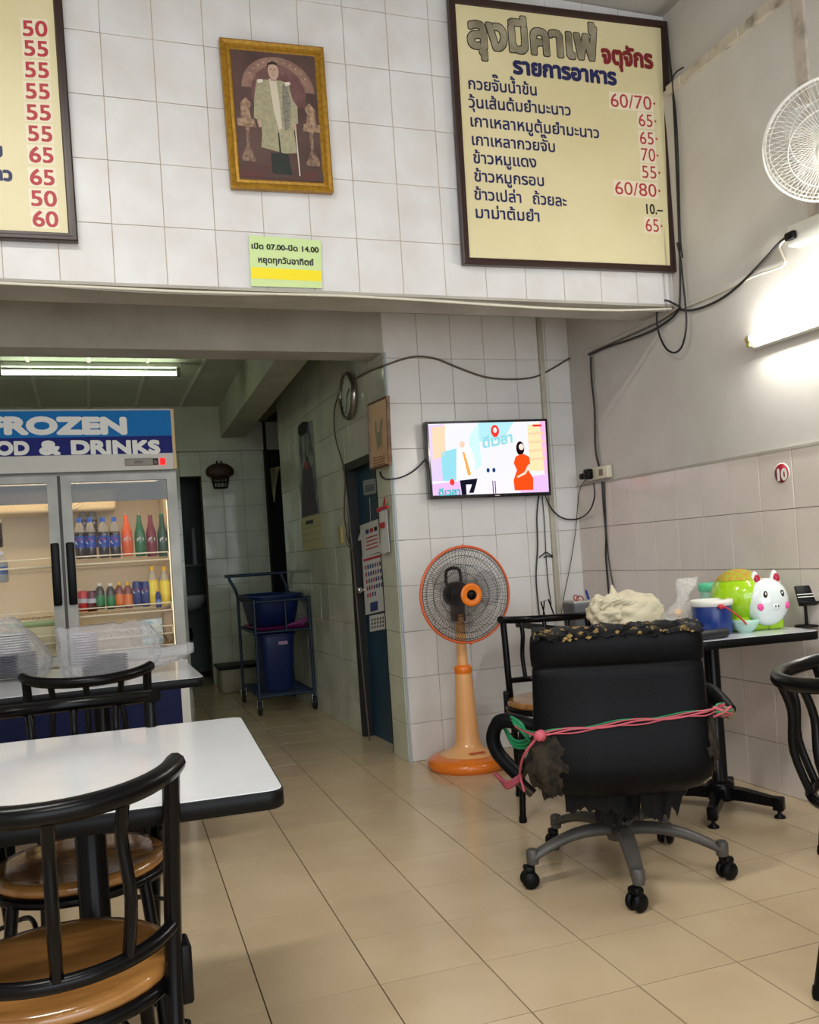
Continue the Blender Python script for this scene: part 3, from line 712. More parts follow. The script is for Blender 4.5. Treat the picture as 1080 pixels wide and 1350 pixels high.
# hanging torn cloth
def rag(x0, x1, y, z1, drop, sd, wd=.02):
    b = MB(); n = 24; rs = []
    for j in range(7):
        v = j/6; row = []
        for i in range(n+1):
            u = i/n; x = x0 + (x1-x0)*u*(1 - .25*v*(.5 if sd % 2 else 1)); jag = .78 + .35*noise.noise(Vector((u*5, sd, 0))) + .16*noise.noise(Vector((u*31, sd, 2)))
            row.append((x, y + wd*noise.noise(Vector((u*5, v*2, sd))), z1 - drop*v*jag))
        rs.append(row)
    b.loft(rs, cap=False, closed=False); return b.build('torn_lining', mat('black_lining', s(10, 10, 11), .95), oc)
rag(-.19, .02, -.17, .345, .11, 3); rag(.05, .20, -.18, .35, .15, 6); rag(-.09, .07, -.12, .36, .20, 9, .04); rag(-.05, .10, .05, .36, .16, 12, .03)
# armrests: bent loops at both sides
b = MB(); la = bez([(-.245, -.12, .520), (-.33, -.10, .548), (-.385, -.07, .545), (-.412, -.06, .495), (-.40, -.06, .44), (-.36, -.07, .39), (-.33, -.08, .36)], 6)
b.tube(la, [.030]*14 + [.027]*(len(la)-14), 14, flat=.85); b.build('armrest', VINYL, oc)
b = MB(); b.tube([(-.345, -.072, .355), (-.290, -.085, .30)], .018, 4); b.tube([(-.33, -.07, .35), (-.27, -.10, .44)], .012, 6); b.build('arm_bracket', mat('worn_steel', s(70, 62, 54), .4, .8), oc)
b = MB(); ra = bez([(.25, -.02, .60), (.31, -.06, .612), (.335, -.11, .59), (.35, -.16, .56)], 6)
b.tube(ra, .028, 14); b.build('armrest', VINYL, oc)
b = MB(); b.tube([(.32, -.17, .565), (.35, -.20, .560)], .020, 8); b.build('arm_bracket', mat('tan_steel', s(150, 138, 112), .4, .4), oc)
# string tied across the back
PINK = mat('pink_twine', s(196, 88, 104), .5); GREEN = mat('green_twine', s(22, 130, 84), .5)
tw_ = thing('plastic_twine', 'pink and green plastic twine tied across the torn office chair back', 'twine', (.068, -1.965, 0), R(-25))
def backy(z): 
    for (z0, a, y0), (z1_, b_, y1) in zip(prof, prof[1:]):
        if z0 <= z <= z1_: return -.175 - .055*(z - .35) - (y0 + (y1-y0)*(z-z0)/(z1_-z0))
    return -.25
def zz(x): return .560 + x * .08
for k, (m_, dz, dy, r_) in enumerate(((PINK, 0, 0, .0045), (PINK, .007, .001, .004), (GREEN, .010, .003, .0035), (PINK, -.005, .002, .0035))):
    pts = [(-.335, -.16, .545)] + [(x, backy(zz(x)) * (1 - .0*k) - .004 - (0 if abs(x) < .26 else -.03), zz(x) + dz*(1 - abs(x)) + (.004*math.sin(x*30 + k))) for x in [-.285 + .57*i/18 for i in range(19)]] + [(.305, -.215, .585 + dz), (.330, -.20, .590 + dz*.5)]
    MB().tube(bez(pts, 3), r_, 6, flat=.7).build('strand', m_, tw_)
for k in range(3):
    b = MB(); b.tube(bez([(-.36 + .01*k, -.09 - .02*k, .57 - .01*k), (-.315, -.155, .55 - .012*k), (-.30 + .006*k, -.15, .50 - .01*k), (-.34, -.10, .485 - .01*k), (-.37, -.06, .52)], 5), .006, 6); b.build('knot_loop', GREEN, tw_)
MB().tube(bez([(-.27, -.295, .535), (-.31, -.26, .48), (-.325, -.20, .43), (-.33, -.15, .38), (-.32, -.16, .33)], 6), .0045, 6).build('loose_end', PINK, tw_)
for k in range(3): MB().tube(bez([(-.415 + .01*k, -.085, .375 - .008*k), (-.375, -.125, .352 - .008*k), (-.325, -.13, .378 - .006*k)], 5), .007, 6).build('knot_loop', mat('dark_pink_twine', s(150, 60, 76), .6), tw_)
b = MB(); b.ell((-.262, -.300, .540), .020, .014, .018, 12, 8, fn=lambda d: 1 + .3*noise.noise(d*4)); b.build('knot', PINK, tw_)
for k in range(3): MB().tube(bez([(.285, -.235, .56 + .015*k), (.32, -.24, .575), (.345, -.215, .585 - .012*k), (.32, -.20, .555)], 5), .0045, 6).build('knot_loop', (PINK, GREEN, PINK)[k], tw_)

for o in bpy.data.objects:
    if o.parent == oc and o.name.split('.')[0] in ('seat_cushion', 'backrest', 'torn_corner', 'flaked_top', 'vinyl_flakes', 'torn_lining', 'armrest', 'arm_bracket', 'tilt_mechanism', 'tension_knob'):
        o.rotation_euler.z = R(-25)

# ================================================================= TELEVISION
def quadbox(name, m, q, axis, f, bck, par, smooth=False):
    """q: four points (clockwise) on a plane; extruded along axis from f to bck (in world coordinates)"""
    b = MB(); A = []; B_ = []
    for p in q:
        a = list(p); a[axis] = f; A.append(a); c = list(p); c[axis] = bck; B_.append(c)
    b.add(A + B_, [(0,1,2,3), (7,6,5,4), (0,4,5,1), (1,5,6,2), (2,6,7,3), (3,7,4,0)]); o = b.build(name, m)
    if par: o.parent = par; o.location = -par.location
    return o
tv = thing('television', 'flat television on the white tiled wall showing a bright studio show', 'television', (.566, -.04, 1.64))
TVq = [(.190, 0, 1.853), (.942, 0, 1.862), (.935, 0, 1.420), (.192, 0, 1.427)]
def tvp(u, v, y): # u right, v down
    q = [Vector(p) for p in TVq]; p = (q[0]*(1-u) + q[1]*u)*(1-v) + (q[3]*(1-u) + q[2]*u)*v; p.y = y; return p
b = MB(); rr = []
for iu, iv, y in ((0, 0, -.040), (0, 0, -.082), (.004, .006, -.085), (.016, .026, -.085), (.019, .031, -.081)):
    rr.append([tvp(iu, iv, y), tvp(1-iu, iv, y), tvp(1-iu, 1-iv*1.5, y), tvp(iu, 1-iv*1.5, y)])
b.loft(rr, cap=False, smooth=False); b.add([tvp(0,0,-.04), tvp(1,0,-.04), tvp(1,1,-.04), tvp(0,1,-.04)], [(0,1,2,3)]); o = b.build('bezel', mat('glossy_black', s(14, 14, 16), .12)); o.parent = tv; o.location = -tv.location
b = MB(); b.bbox(.45, -.045, 1.55, .68, -.0, 1.74, .006); o = b.build('wall_bracket', BLACKM); o.parent = tv; o.location = -tv.location
SU0, SU1, SV0, SV1 = .018, .982, .030, .955
def scr(name, pts, c, e, k, fu=lambda u, v: (u, v)):
    b = MB(); q = []
    for u, v in pts:
        p = tvp(SU0 + (SU1-SU0)*u, SV0 + (SV1-SV0)*v, -.0815 - .00025*k); q.append(p)
    b.add(q, [tuple(range(len(q)))]); o = b.build(name, emis('screen_%d_%d_%d_%d' % (*c, int(e*10)), s(*c), e), tv); o.location = -tv.location
def ov(cx, cy, rx, ry, n=14, a0=0, a1=360): return [(cx + rx*math.cos(R(a0+(a1-a0)*i/n)), cy + ry*math.sin(R(a0+(a1-a0)*i/n))) for i in range(n)]
E1 = 1.15
scr('screen_picture', [(0,0),(1,0),(1,1),(0,1)], (236, 236, 250), E1, 0)
scr('studio_wall_picture', [(0,.02),(.13,.0),(.13,.8),(0,.8)], (226, 205, 238), E1, 1)
scr('studio_wall_picture', [(.03,.05),(.14,.03),(.12,.45),(.02,.5)], (250, 214, 180), E1, 2)
scr('studio_wall_picture', [(.09,.4),(.22,.35),(.2,.8),(.09,.8)], (150, 218, 232), E1, 2)
scr('studio_wall_picture', [(.42,.0),(.72,.0),(.62,.26),(.40,.26)], (178, 230, 244), E1, 1)
scr('studio_wall_picture', [(.33,.2),(.42,.0),(.42,.6),(.33,.7)], (206, 240, 246), E1, 1)
scr('studio_wall_picture', [(.84,.05),(.97,.02),(.99,.7),(.84,.7)], (255, 226, 176), E1, 2)
scr('studio_wall_picture', [(.95,.0),(1,.0),(1,.75),(.97,.75)], (240, 184, 226), E1, 3)
for v in (.16, .28, .40, .52): scr('studio_stripe_picture', [(.84,v),(.985,v-.01),(.985,v+.02),(.84,v+.03)], (255, 206, 166), E1, 4)
scr('studio_floor_picture', [(0,.84),(.3,.8),(.7,.8),(1,.75),(1,1),(0,1)], (232, 190, 240), E1, 4)
scr('studio_floor_picture', [(.3,.80),(.7,.80),(.75,1),(.25,1)], (250, 236, 255), E1, 5)
scr('host_shirt_picture', ov(.29,.55,.075,.24), (255, 246, 236), 2.0, 6)
scr('host_head_picture', ov(.27,.30,.022,.05), (240, 205, 180), E1, 7)
scr('host_tie_picture', [(.265,.4),(.285,.4),(.33,.72),(.30,.74)], (255, 170, 90), E1, 8)
scr('host_trousers_picture', [(.23,.80),(.38,.78),(.37,.84),(.34,.98),(.30,.98),(.33,.86),(.28,.86),(.28,1),(.24,1)], (24, 24, 40), 1.0, 8)
scr('hostess_hair_picture', ov(.765,.375,.036,.10), (24, 14, 20), 1.0, 7)
scr('hostess_face_picture', ov(.775,.355,.022,.045), (255, 225, 210), E1, 8)
scr('hostess_dress_picture', [(.72,.49),(.76,.46),(.80,.46),(.84,.50),(.845,.60),(.81,.64),(.865,.80),(.86,.965),(.695,.965),(.69,.82),(.725,.68),(.70,.58)], (250, 70, 20), 1.5, 9)
scr('hostess_arm_picture', [(.83,.60),(.85,.61),(.80,.74),(.73,.79),(.72,.77),(.79,.71)], (255, 214, 190), E1, 10)
scr('map_pin_picture', ov(.555,.12,.036,.085), (240, 60, 50), E1, 5); scr('map_pin_hole_picture', ov(.555,.11,.016,.038), (250, 240, 240), E1, 6)
scr('map_pin_tip_picture', [(.53,.17),(.58,.17),(.557,.25)], (240, 60, 50), E1, 5)
scr('map_pin_picture', ov(.165,.82,.020,.045), (240, 60, 50), E1, 6)
scr('channel_mark_picture', [(.885,.045),(.965,.045),(.965,.075),(.885,.075)], (230, 50, 60), E1, 6)
for u in (.475, .525): scr('stage_lamp_picture', ov(u,.67,.014,.032), (40, 70, 130), 1.0, 7)
for u in (.505, .525): scr('stage_stand_picture', [(u,.82),(u+.008,.82),(u+.008,1),(u,1)], (60, 60, 90), 1.0, 7)
for dx, t_, y_ in ((.43, 'เทยเที่ยว', .34),):
    pass
def scrtext(t_, u0, v0, u1, v1, h, c):
    P0, P1 = tvp(u0, v0, -.0815 - .0022), tvp(u1, v1, -.0815 - .0022)
    o = lettering(t_, P0, P1, h, emis('screen_text_%d_%d_%d' % c, s(*c), E1), None, bold=.05); o.name = 'screen_lettering'; o.parent = tv; o.location = -tv.location
scrtext('ดีเวลา', .44, .36, .70, .29, .045, (150, 214, 222)); scrtext('ดีเวลา', .06, .96, .24, .95, .028, (60, 190, 190))
b = MB(); b.add([tvp(.52,.975,-.0856), tvp(.56,.975,-.0856), tvp(.56,.985,-.0856), tvp(.52,.985,-.0856)], [(0,1,2,3)]); o = b.build('maker_mark', WHITEP, tv); o.location = -tv.location

# ================================================================= STANDING FAN
ORG = mat('bright_orange_plastic', s(232, 122, 30), .25, coat=.3); PEACH = mat('peach_plastic', s(238, 178, 118), .3, coat=.2)
RIM = mat('orange_rim', s(214, 96, 50), .4); WIRE = mat('dark_wire', s(40, 38, 38), .4)
def cage(r, d, wires, rings, wr, m_front, par, spiral=.35, names='front_guard', seg=4, hub=.055, rbig=.002):
    b = MB()
    for k in range(wires):
        a0 = 2*PI*k/wires; pts = []
        for i in range(9):
            u = i/8; rad = hub*.8 + (r - hub*.8)*u; a = a0 + spiral*(u - u*u*.5)*2; dd = d*(1 - u**2.6)
            pts.append((rad*math.cos(a), -dd, rad*math.sin(a)))
        b.tube(pts, wr, 3, cap=False)
    for u in rings:
        rad = hub*.8 + (r - hub*.8)*u; dd = d*(1 - u**2.6)
        b.tube([(rad*math.cos(2*PI*j/48), -dd - .001, rad*math.sin(2*PI*j/48)) for j in range(48)], rbig, 4, closed=True)
    return b.build(names, m_front, par)
def blade(par, m, r, n=3, y=0.0, tw=.35):
    for k in range(n):
        b = MB(); rs = []
        for i in range(9):
            u = i/8; rad = .04 + (r-.04)*u; half = R(16 + 26*math.sin(PI*min(u*1.05, 1))**.7); row = []
            for j in range(9):
                v = j/8*2 - 1; a = 2*PI*k/n + v*half + .3*u; row.append((rad*math.cos(a), y + tw*.10*v*(1 - .3*u), rad*math.sin(a)))
            rs.append(row)
        b.loft(rs, cap=False, closed=False); b.build('blade', m, par)
fan = thing('standing_fan', 'orange standing fan with dark wire guard by the white wall', 'fan', (.235, -.270, 0))
MB().lathe([(.205, 0), (.217, .012), (.220, .03), (.214, .046), (.190, .062), (.150, .070), (.02, .07)], 48).build('base', ORG, fan)
MB().lathe([(.152, .066), (.150, .072), (.10, .088), (.072, .11), (.063, .15), (.058, .25), (.047, .45), (.0445, .49)], 36).build('lower_column', PEACH, fan)
MB().lathe([(.044, .488), (.047, .495), (.048, .515), (.042, .53), (.028, .535)], 28).build('collar', ORG, fan)
MB().lathe([(.028, .53), (.0255, .80)], 24).build('pole', PEACH, fan)
b = MB(); b.T = Matrix.Translation((0, -.205, .072)); 
for k, x in enumerate((-.035, -.018, 0, .018, .035)): b.box(x-.006, .06+.02, .016, x+.006, .10, .020)
b.build('speed_buttons', mat('red_buttons', s(214, 80, 50), .4), fan)
hz_ = .905
b = MB(); b.T = Matrix.Translation((0, 0, hz_)) @ Matrix.Rotation(PI/2, 4, 'X'); b.lathe([(.02, -.09), (.055, -.08), (.068, -.05), (.070, .0), (.062, .035), (.03, .05)], 28); b.build('motor_housing', BLACKM, fan)
b = MB(); b.T = Matrix.Translation((0, 0, 0)); b.bbox(-.03, -.02, .76, .03, .06, .86, .01); b.build('neck', mat('brown_plastic', s(96, 62, 44), .4), fan)
b = MB(); b.tube(bez([(-.05, .03, .96), (-.045, .03, 1.03), (0, .03, 1.045), (.03, .03, 1.03), (.035, .03, .96)], 6), .009, 8); b.build('carry_handle', BLACKM, fan)
gh = bpy.data.objects.new('guard', None); gh.empty_display_size = .1; col.objects.link(gh); gh.parent = fan; gh.location = (0, -.10, hz_ + .002)
GRr = .248
b = MB(); b.tube([(GRr*math.cos(2*PI*j/72), 0, GRr*math.sin(2*PI*j/72)) for j in range(72)], .0075, 8, closed=True); b.build('rim', RIM, gh)
cage(GRr, .075, 120, (.30, .52, .74, .90, .96), .0011, WIRE, gh, rbig=.0011)
o = cage(GRr, -.07, 72, (.35, .55, .78, .93), .0010, WIRE, gh, spiral=.15, names='rear_guard', rbig=.0014)
blade(gh, mat('smoky_blade', s(60, 50, 48), .2, alpha=.30), .20, 3, 0.0)
b = MB(); b.T = Matrix.Translation((0, -.072, 0)) @ Matrix.Rotation(PI/2, 4, 'X'); b.lathe([(.058, 0), (.060, .006), (.052, .011), (.040, .008), (.036, .007), (.002, .007)], 36); b.build('centre_cap', ORG, gh)
b = MB(); b.T = Matrix.Translation((0, -.081, 0)) @ Matrix.Rotation(PI/2, 4, 'X'); b.lathe([(.026, -.002), (.025, .004), (.001, .007)], 28); b.build('badge', BLACKM, gh)
MB().tube([(0, 0, GRr), (0, -.002, GRr + .014)], .003, 6).build('clip', RIM, gh)
MB().bbox(.005, -.004, -GRr - .014, .02, .006, -GRr, .002).build('clip', RIM, gh)

# ================================================================= WALL FAN (upper right)
wf = thing('wall_fan', 'white wall fan cut by the upper right edge', 'fan', (.945, -2.235, 2.492))
head = bpy.data.objects.new('fan_head', None); head.empty_display_size = .1; col.objects.link(head); head.parent = wf
fd = Vector((-.56, -.60, -.80)).normalized(); head.rotation_euler = fd.to_track_quat('-Y', 'Z').to_euler()
WW = mat('white_wire', s(232, 232, 228), .35)
b = MB(); b.tube([(.222*math.cos(2*PI*j/64), 0, .222*math.sin(2*PI*j/64)) for j in range(64)], .0045, 8, closed=True)
b.tube([(.214*math.cos(2*PI*j/64), .014, .214*math.sin(2*PI*j/64)) for j in range(64)], .003, 6, closed=True); b.build('rim', WW, head)
cage(.222, .075, 84, (.55, .985), .0012, WW, head, spiral=.12, rbig=.0018)
cage(.218, -.07, 60, (.5, .9), .0012, WW, head, spiral=.0, names='rear_guard', rbig=.0018)
blade(head, mat('clear_blade', s(205, 210, 210), .2, alpha=.25), .18, 3)
b = MB(); b.T = Matrix.Translation((0, -.074, 0)) @ Matrix.Rotation(PI/2, 4, 'X'); b.lathe([(.050, -.002), (.052, .004), (.046, .010), (.001, .013)], 32); b.build('centre_cap', WHITEP, head)
b = MB(); b.T = Matrix.Rotation(PI/2, 4, 'X'); b.lathe([(.02, -.14), (.05, -.13), (.055, -.02), (.03, .0)], 24); b.build('motor_housing', WHITEP, head)
p0 = Vector((-.030, -.0885, -.010)); o = lettering('HATARI', p0, p0 + Vector((.058, 0, .016)), .010, INK, None, bold=.05, em=.7, up=Vector((0, 0, 1))); o.parent = head
b = MB(); b.tube([(.06, .10, -.06), (.17, .11, -.14), (.235, .10, -.15)], .016, 8); b.bbox(.20, .04, -.22, .243, .16, -.06, .01); b.build('wall_bracket', WHITEP, wf)

# ================================================================= LAMPS
TUBE = emis('tube_light', (1.0, .97, .90), TUBE_E); TUBEK = emis('kitchen_tube_light', (.84, 1.0, .68), KTUBE_E)
BRASS = mat('yellowed_holder', s(190, 172, 110), .3, .3)
lm_ = thing('wall_lamp', 'lit fluorescent tube on the right plaster wall', 'lamp', (1.13, -2.18, 1.94))
b = MB(); b.bbox(-.012, -.61, -.028, .028, .61, .010, .004); b.build('batten', WHITEP, lm_)
b = MB(); b.tube([(-.032, -.585, .010), (-.032, .575, .010)], .0145, 14); b.build('tube', TUBE, lm_)
for sg in (-1, 1):
    b = MB(); b.tube([(-.032, sg*.605 - .004, .010), (-.032, sg*.578, .010)], .0175, 12); b.bbox(-.036, sg*.60 - .010, -.02, .0, sg*.60 + .010, .012, .003); b.build('lamp_holder', BRASS, lm_)
kl = thing('ceiling_lamp', 'lit fluorescent tube under the kitchen ceiling', 'lamp', (-1.485, 2.245, 2.62))
b = MB(); b.bbox(-.64, -.025, .03, .64, .025, .064, .004); b.build('batten', WHITEP, kl)
b = MB(); b.tube([(-.60, 0, -.012), (.60, 0, -.012)], .016, 14); b.build('tube', TUBEK, kl)
for sg in (-1, 1):
    b = MB(); b.bbox(sg*.617 - .014, -.018, -.034, sg*.617 + .014, .018, .035, .003); b.build('lamp_holder', mat('grey_holder', s(120, 120, 112), .5), kl)
# ================================================================= DRINKS FRIDGE
ALU = mat('fridge_grey', s(170, 170, 164), .4, .1, c2=s(150, 150, 144), nscale=7)
LINER = mat('fridge_liner', s(222, 206, 174), .5)
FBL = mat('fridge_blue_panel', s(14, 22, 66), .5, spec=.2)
FX0, FX1, FY = -2.335, -1.105, .45
fr = thing('drinks_fridge', 'two-door glass drinks fridge with blue FROZEN FOOD & DRINKS header', 'fridge', ((FX0+FX1)/2, FY, 0))
def fp(b, name, m, par=None):
    o = b.build(name, m); o.parent = par or fr
    if par is None: o.location = -fr.location
    return o
Z0, Z1 = .665, 1.672
b = MB(); b.box(FX0, FY + .03, .06, FX0 + .04, FY + .68, Z1 + .03); b.box(FX1 - .04, FY + .03, .06, FX1, FY + .68, Z1 + .03)
b.box(FX0 + .04, FY + .64, .06, FX1 - .04, FY + .68, Z1 + .03); b.box(FX0 + .04, FY + .03, Z1, FX1 - .04, FY + .64, Z1 + .03)
fp(b, 'cabinet', ALU)
b = MB(); b.box(FX0 + .04, FY + .625, Z0, FX1 - .04, FY + .64, Z1); b.box(FX0 + .04, FY + .04, Z0, FX0 + .055, FY + .625, Z1); b.box(FX1 - .055, FY + .04, Z0, FX1 - .04, FY + .625, Z1)
b.box(FX0 + .04, FY + .04, Z0 - .02, FX1 - .04, FY + .64, Z0); b.box(FX0 + .04, FY + .04, Z1 - .012, FX1 - .04, FY + .64, Z1)
fp(b, 'liner', LINER)
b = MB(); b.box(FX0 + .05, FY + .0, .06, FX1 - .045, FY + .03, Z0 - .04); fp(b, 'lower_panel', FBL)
for xa in (FX1 - .045, FX0): b = MB(); b.box(xa, FY, .06, xa + .045, FY + .03, Z0 - .03); fp(b, 'corner_post', mat('fridge_white', s(210, 208, 200), .4))
b = MB(); b.box(FX0, FY - .035, Z1 + .045, FX1 - .012, FY + .5, 2.022); fp(b, 'header_box', ALU)
b = MB(); b.box(FX1 - .012, FY - .034, 1.69, FX1 + .003, FY + .02, 2.02); fp(b, 'side_strip', mat('tan_strip', s(206, 176, 120), .5))
b = MB(); b.box(FX0, FY - .039, 1.872, FX1 - .014, FY - .035, 2.012); fp(b, 'sign_panel', mat('light_blue_sign', s(0, 112, 184), .5, spec=.2))
b = MB(); b.box(FX0, FY - .039, 1.778, FX1 - .014, FY - .035, 1.872); fp(b, 'sign_panel', mat('dark_blue_sign', s(18, 24, 112), .5, spec=.2))
b = MB(); b.box(FX0, FY - .037, 1.688, FX1 - .014, FY - .02, 1.776); fp(b, 'grille_strip', mat('pale_strip', s(196, 194, 186), .4))
WL = mat('white_lettering', s(232, 232, 226), .4)
def fl_(t, a, b_, h, bold, sx=1):
    p0, p1 = at(*a, 1, FY - .040), at(*b_, 1, FY - .040); dep = -(RM.transposed() @ (p0 - CP)).z
    o = lettering(t, p0, p1, h * dep / FPX, WL, None, bold=bold, em=.70, sx=1.35, res=90); o.parent = fr; o.location = -fr.location
fl_('FROZEN', (-20, 571.5), (169, 571), 21, .078)
fl_('FOOD', (-43, 599.5), (39, 598.5), 16.5, .075); fl_('&', (53, 598.3), (78, 598), 16.5, .08); fl_('DRINKS', (93, 597.8), (211, 597), 16.5, .075)
# controller
p = at(187, 609, 1, FY - .04)
b = MB(); b.bbox(p.x - .088, FY - .046, p.z - .020, p.x + .060, FY - .036, p.z + .020, .003); co = fp(b, 'controller', mat('control_grey', s(140, 138, 130), .5))
b = MB(); b.box(p.x - .04, FY - .048, p.z - .008, p.x + .005, FY - .0455, p.z + .008); fp(b, 'display', mat('dim_display', s(70, 52, 34), .3), co)
for dx, m_ in ((.072, mat('dark_red_switch', s(50, 16, 18), .3)), (.110, emis('lit_red_switch', s(255, 40, 40), 1.6))):
    b = MB(); b.bbox(p.x + dx - .014, FY - .047, p.z - .018, p.x + dx + .014, FY - .036, p.z + .018, .003); fp(b, 'switch', m_)
# doors
GLS = glassmat('fridge_glass', (.99, .99, .99), .006, fac=.05)
for xa, xb, hx in ((FX0 + .002, -1.722, -1.752), (-1.706, FX1 - .002, -1.676)):
    dd = thing('glass_door', None, None, (0, 0, 0)); dd.parent = fr; dd.location = -fr.location
    for k_ in ('label', 'category'):
        if k_ in dd: del dd[k_]
    b = MB(); w_ = .052; y0, y1 = FY - .012, FY + .028
    for q in ((xa, Z0, xa + w_, Z1), (xb - w_, Z0, xb, Z1), (xa + w_, Z0, xb - w_, Z0 + w_), (xa + w_, Z1 - w_*.7, xb - w_, Z1)): b.box(q[0], y0, q[1], q[2], y1, q[3])
    fp(b, 'door_frame', ALU, dd)
    b = MB(); b.box(xa + w_, FY + .004, Z0 + w_, xb - w_, FY + .010, Z1 - w_*.7); fp(b, 'pane', GLS, dd)
    b = MB(); b.box(xa + w_, FY + .002, Z1 - .145, xb - w_, FY + .0038, Z1 - w_*.7); fp(b, 'top_reflection', mat('grey_reflection', s(96, 104, 106), .2, alpha=.75), dd)  # grey reflection at the top of the pane, put in as a tinted strip
    b = MB(); b.bbox(hx - .021, FY - .050, .985, hx + .021, FY - .012, 1.315, .008); fp(b, 'handle', BLACKM, dd)
b = MB(); b.box(-1.726, FY + .002, Z0, -1.702, FY + .05, Z1); fp(b, 'mullion', mat('dark_mullion', s(70, 66, 60), .5))
b = MB(); b.box(FX0 + .10, FY + .06, Z1 - .035, FX1 - .10, FY + .11, Z1 - .015); fp(b, 'inner_lamp', emis('warm_fridge_lamp', (1, .78, .50), 11))
b = MB(); b.box(FX1 - .058, FY + .045, Z0 + .05, FX1 - .053, FY + .06, Z1 - .15); fp(b, 'side_lamp', emis('warm_side_lamp', (1, .80, .52), 1.6))
WRK = mat('shelf_wire', s(236, 226, 200), .4)
SZ = [at(160, y, 1, FY + .10).z for y in (741, 809, 840)]
for z in SZ + [Z0 + .012]:
    for xa, xb in ((FX0 + .06, -1.735), (-1.695, FX1 - .06)):
        b = MB(); y0, y1 = FY + .09, FY + .60
        b.tube([(xa, y0, z), (xb, y0, z), (xb, y1, z), (xa, y1, z)], .005, 6, closed=True)
        b.tube([(xa, y0, z + .042), (xb, y0, z + .042)], .004, 6); b.tube([(xb, y0, z + .042), (xb, y0, z)], .004, 6); b.tube([(xa, y0, z + .042), (xa, y0, z)], .004, 6)
        for i in range(1, 18): x = xa + (xb - xa)*i/18; b.tube([(x, y0, z), (x, y1, z)], .0018, 4)
        fp(b, 'shelf', WRK)
# evaporator box at the ceiling of the cabinet
b = MB(); b.bbox(-2.10, FY + .30, 1.50, -1.42, FY + .60, 1.62, .02); fp(b, 'cooler_unit', LINER)
b = MB()
for r in (.05, .075, .10): b.tube([(-1.70 + r*math.cos(2*PI*j/24), FY + .296, 1.555 + .45*r*math.sin(2*PI*j/24)) for j in range(24)], .0035, 6, closed=True)
fp(b, 'fan_grille', WRK)

# bottles
def liquid(n, c, r=.12): return mat('liquid_' + n, s(*c), r, coat=.5)
COLA = liquid('cola', (38, 18, 14)); ORS = liquid('orange', (232, 92, 20)); GRS = liquid('green', (20, 104, 60)); PUR = liquid('purple', (120, 20, 48)); DGR = liquid('dark_green', (12, 66, 44))
LBL = mat('blue_label', s(26, 66, 170), .4); CLR = glassmat('clear_glass', (.92, .94, .92), .08)
def bottle(name, label, px, py, y, kind, body, cap, lab=None, grp=None, emblem=None, h=.24, r=.0285):
    p = at(px, py, 1, y); t = thing(name, label, 'can' if name == 'drink_can' else 'bottle', (p.x, y, p.z), 0, grp)
    k = h / .24
    if kind == 'pet': pr = [(.8, 0), (1, .006), (1, .06), (.93, .085), (1, .11), (1, .145), (.8, .175), (.5, .198), (.40, .207)]; cz = .207
    elif kind == 'glass': pr = [(.85, 0), (1, .006), (1, .10), (.95, .13), (.62, .165), (.42, .195), (.38, .226)]; cz = .226
    elif kind == 'short': pr = [(.85, 0), (1, .006), (1, .15), (.85, .175), (.5, .195), (.45, .203)]; cz = .203
    else: pr = [(.8, 0), (1, .012), (1, .215), (.82, .238), (.80, .240)]; cz = None
    MB().lathe([(r*a, z*k) for a, z in pr], 16).build('body', body, t)
    if kind == 'pet':
        MB().lathe([(r*.99, .150*k), (r*.82, .176*k), (r*.52, .199*k), (r*.43, .208*k)], 16, cap=False).build('clear_shoulder', mat('pale_shoulder', s(196, 190, 180), .15, alpha=.6), t)
    if cz: MB().lathe([(r*.48, cz*k), (r*.48, (cz + .022)*k), (r*.42, (cz + .026)*k)] if kind != 'glass' else [(r*.42, cz*k), (r*.46, (cz+.004)*k), (r*.40, (cz+.012)*k)], 12).build('cap', cap, t)
    else: MB().lathe([(r*.78, .2405*k), (r*.80, .243*k), (r*.70, .242*k)], 14).build('lid', CHROME, t)
    if lab:
        m_, a, c = lab; MB().lathe([(r*1.02, a*k), (r*1.02, c*k)], 16, cap=False).build('label', m_, t)
        if emblem:
            zc = (a + c)/2*k; rr = min((c-a)*k*.40, r*.62)
            for nm, cm, a0, a1, off_ in (('disc', 'emblem_white', 0, 360, 0), ('top', 'emblem_red', 15, 165, .0006), ('bottom', 'emblem_blue', 195, 345, .0006)):
                pts = [(rr*math.cos(R(a0 + (a1-a0)*i/16)), rr*math.sin(R(a0 + (a1-a0)*i/16))) for i in range(17)]
                b = MB(); q = []
                for x, z in pts: q.append((x - r*.25, -math.sqrt(max((r*1.03)**2 - (x - r*.25)**2, 0)) - .0008 - off_, zc + z))
                b.add(q, [tuple(range(len(q)))]); b.build('emblem', mat(cm, {'emblem_white': s(230,232,240), 'emblem_red': s(214,40,50), 'emblem_blue': s(20,50,160)}[cm], .4), t)
    return t
BC = mat('blue_cap', s(30, 84, 190), .4); YC = mat('yellow_cap', s(240, 186, 20), .4); MC = mat('metal_cap', s(170, 150, 120), .35, .6); WC = mat('white_cap', s(226, 224, 214), .4)
yb = FY + .135
for i, (px, d) in enumerate(((107, 'partly behind the door frame'), (121, 'second from the left'), (138, 'third from the left'), (153, 'beside the orange soda'))):
    bottle('soda_bottle', 'blue-capped cola bottle on the upper fridge shelf, ' + d, px, 737 - i*.6, yb, 'pet', COLA, BC, (LBL, .062, .128), 'blue-capped cola bottles', True, h=.232)
WD = mat('white_print_label', s(214, 214, 206), .4)
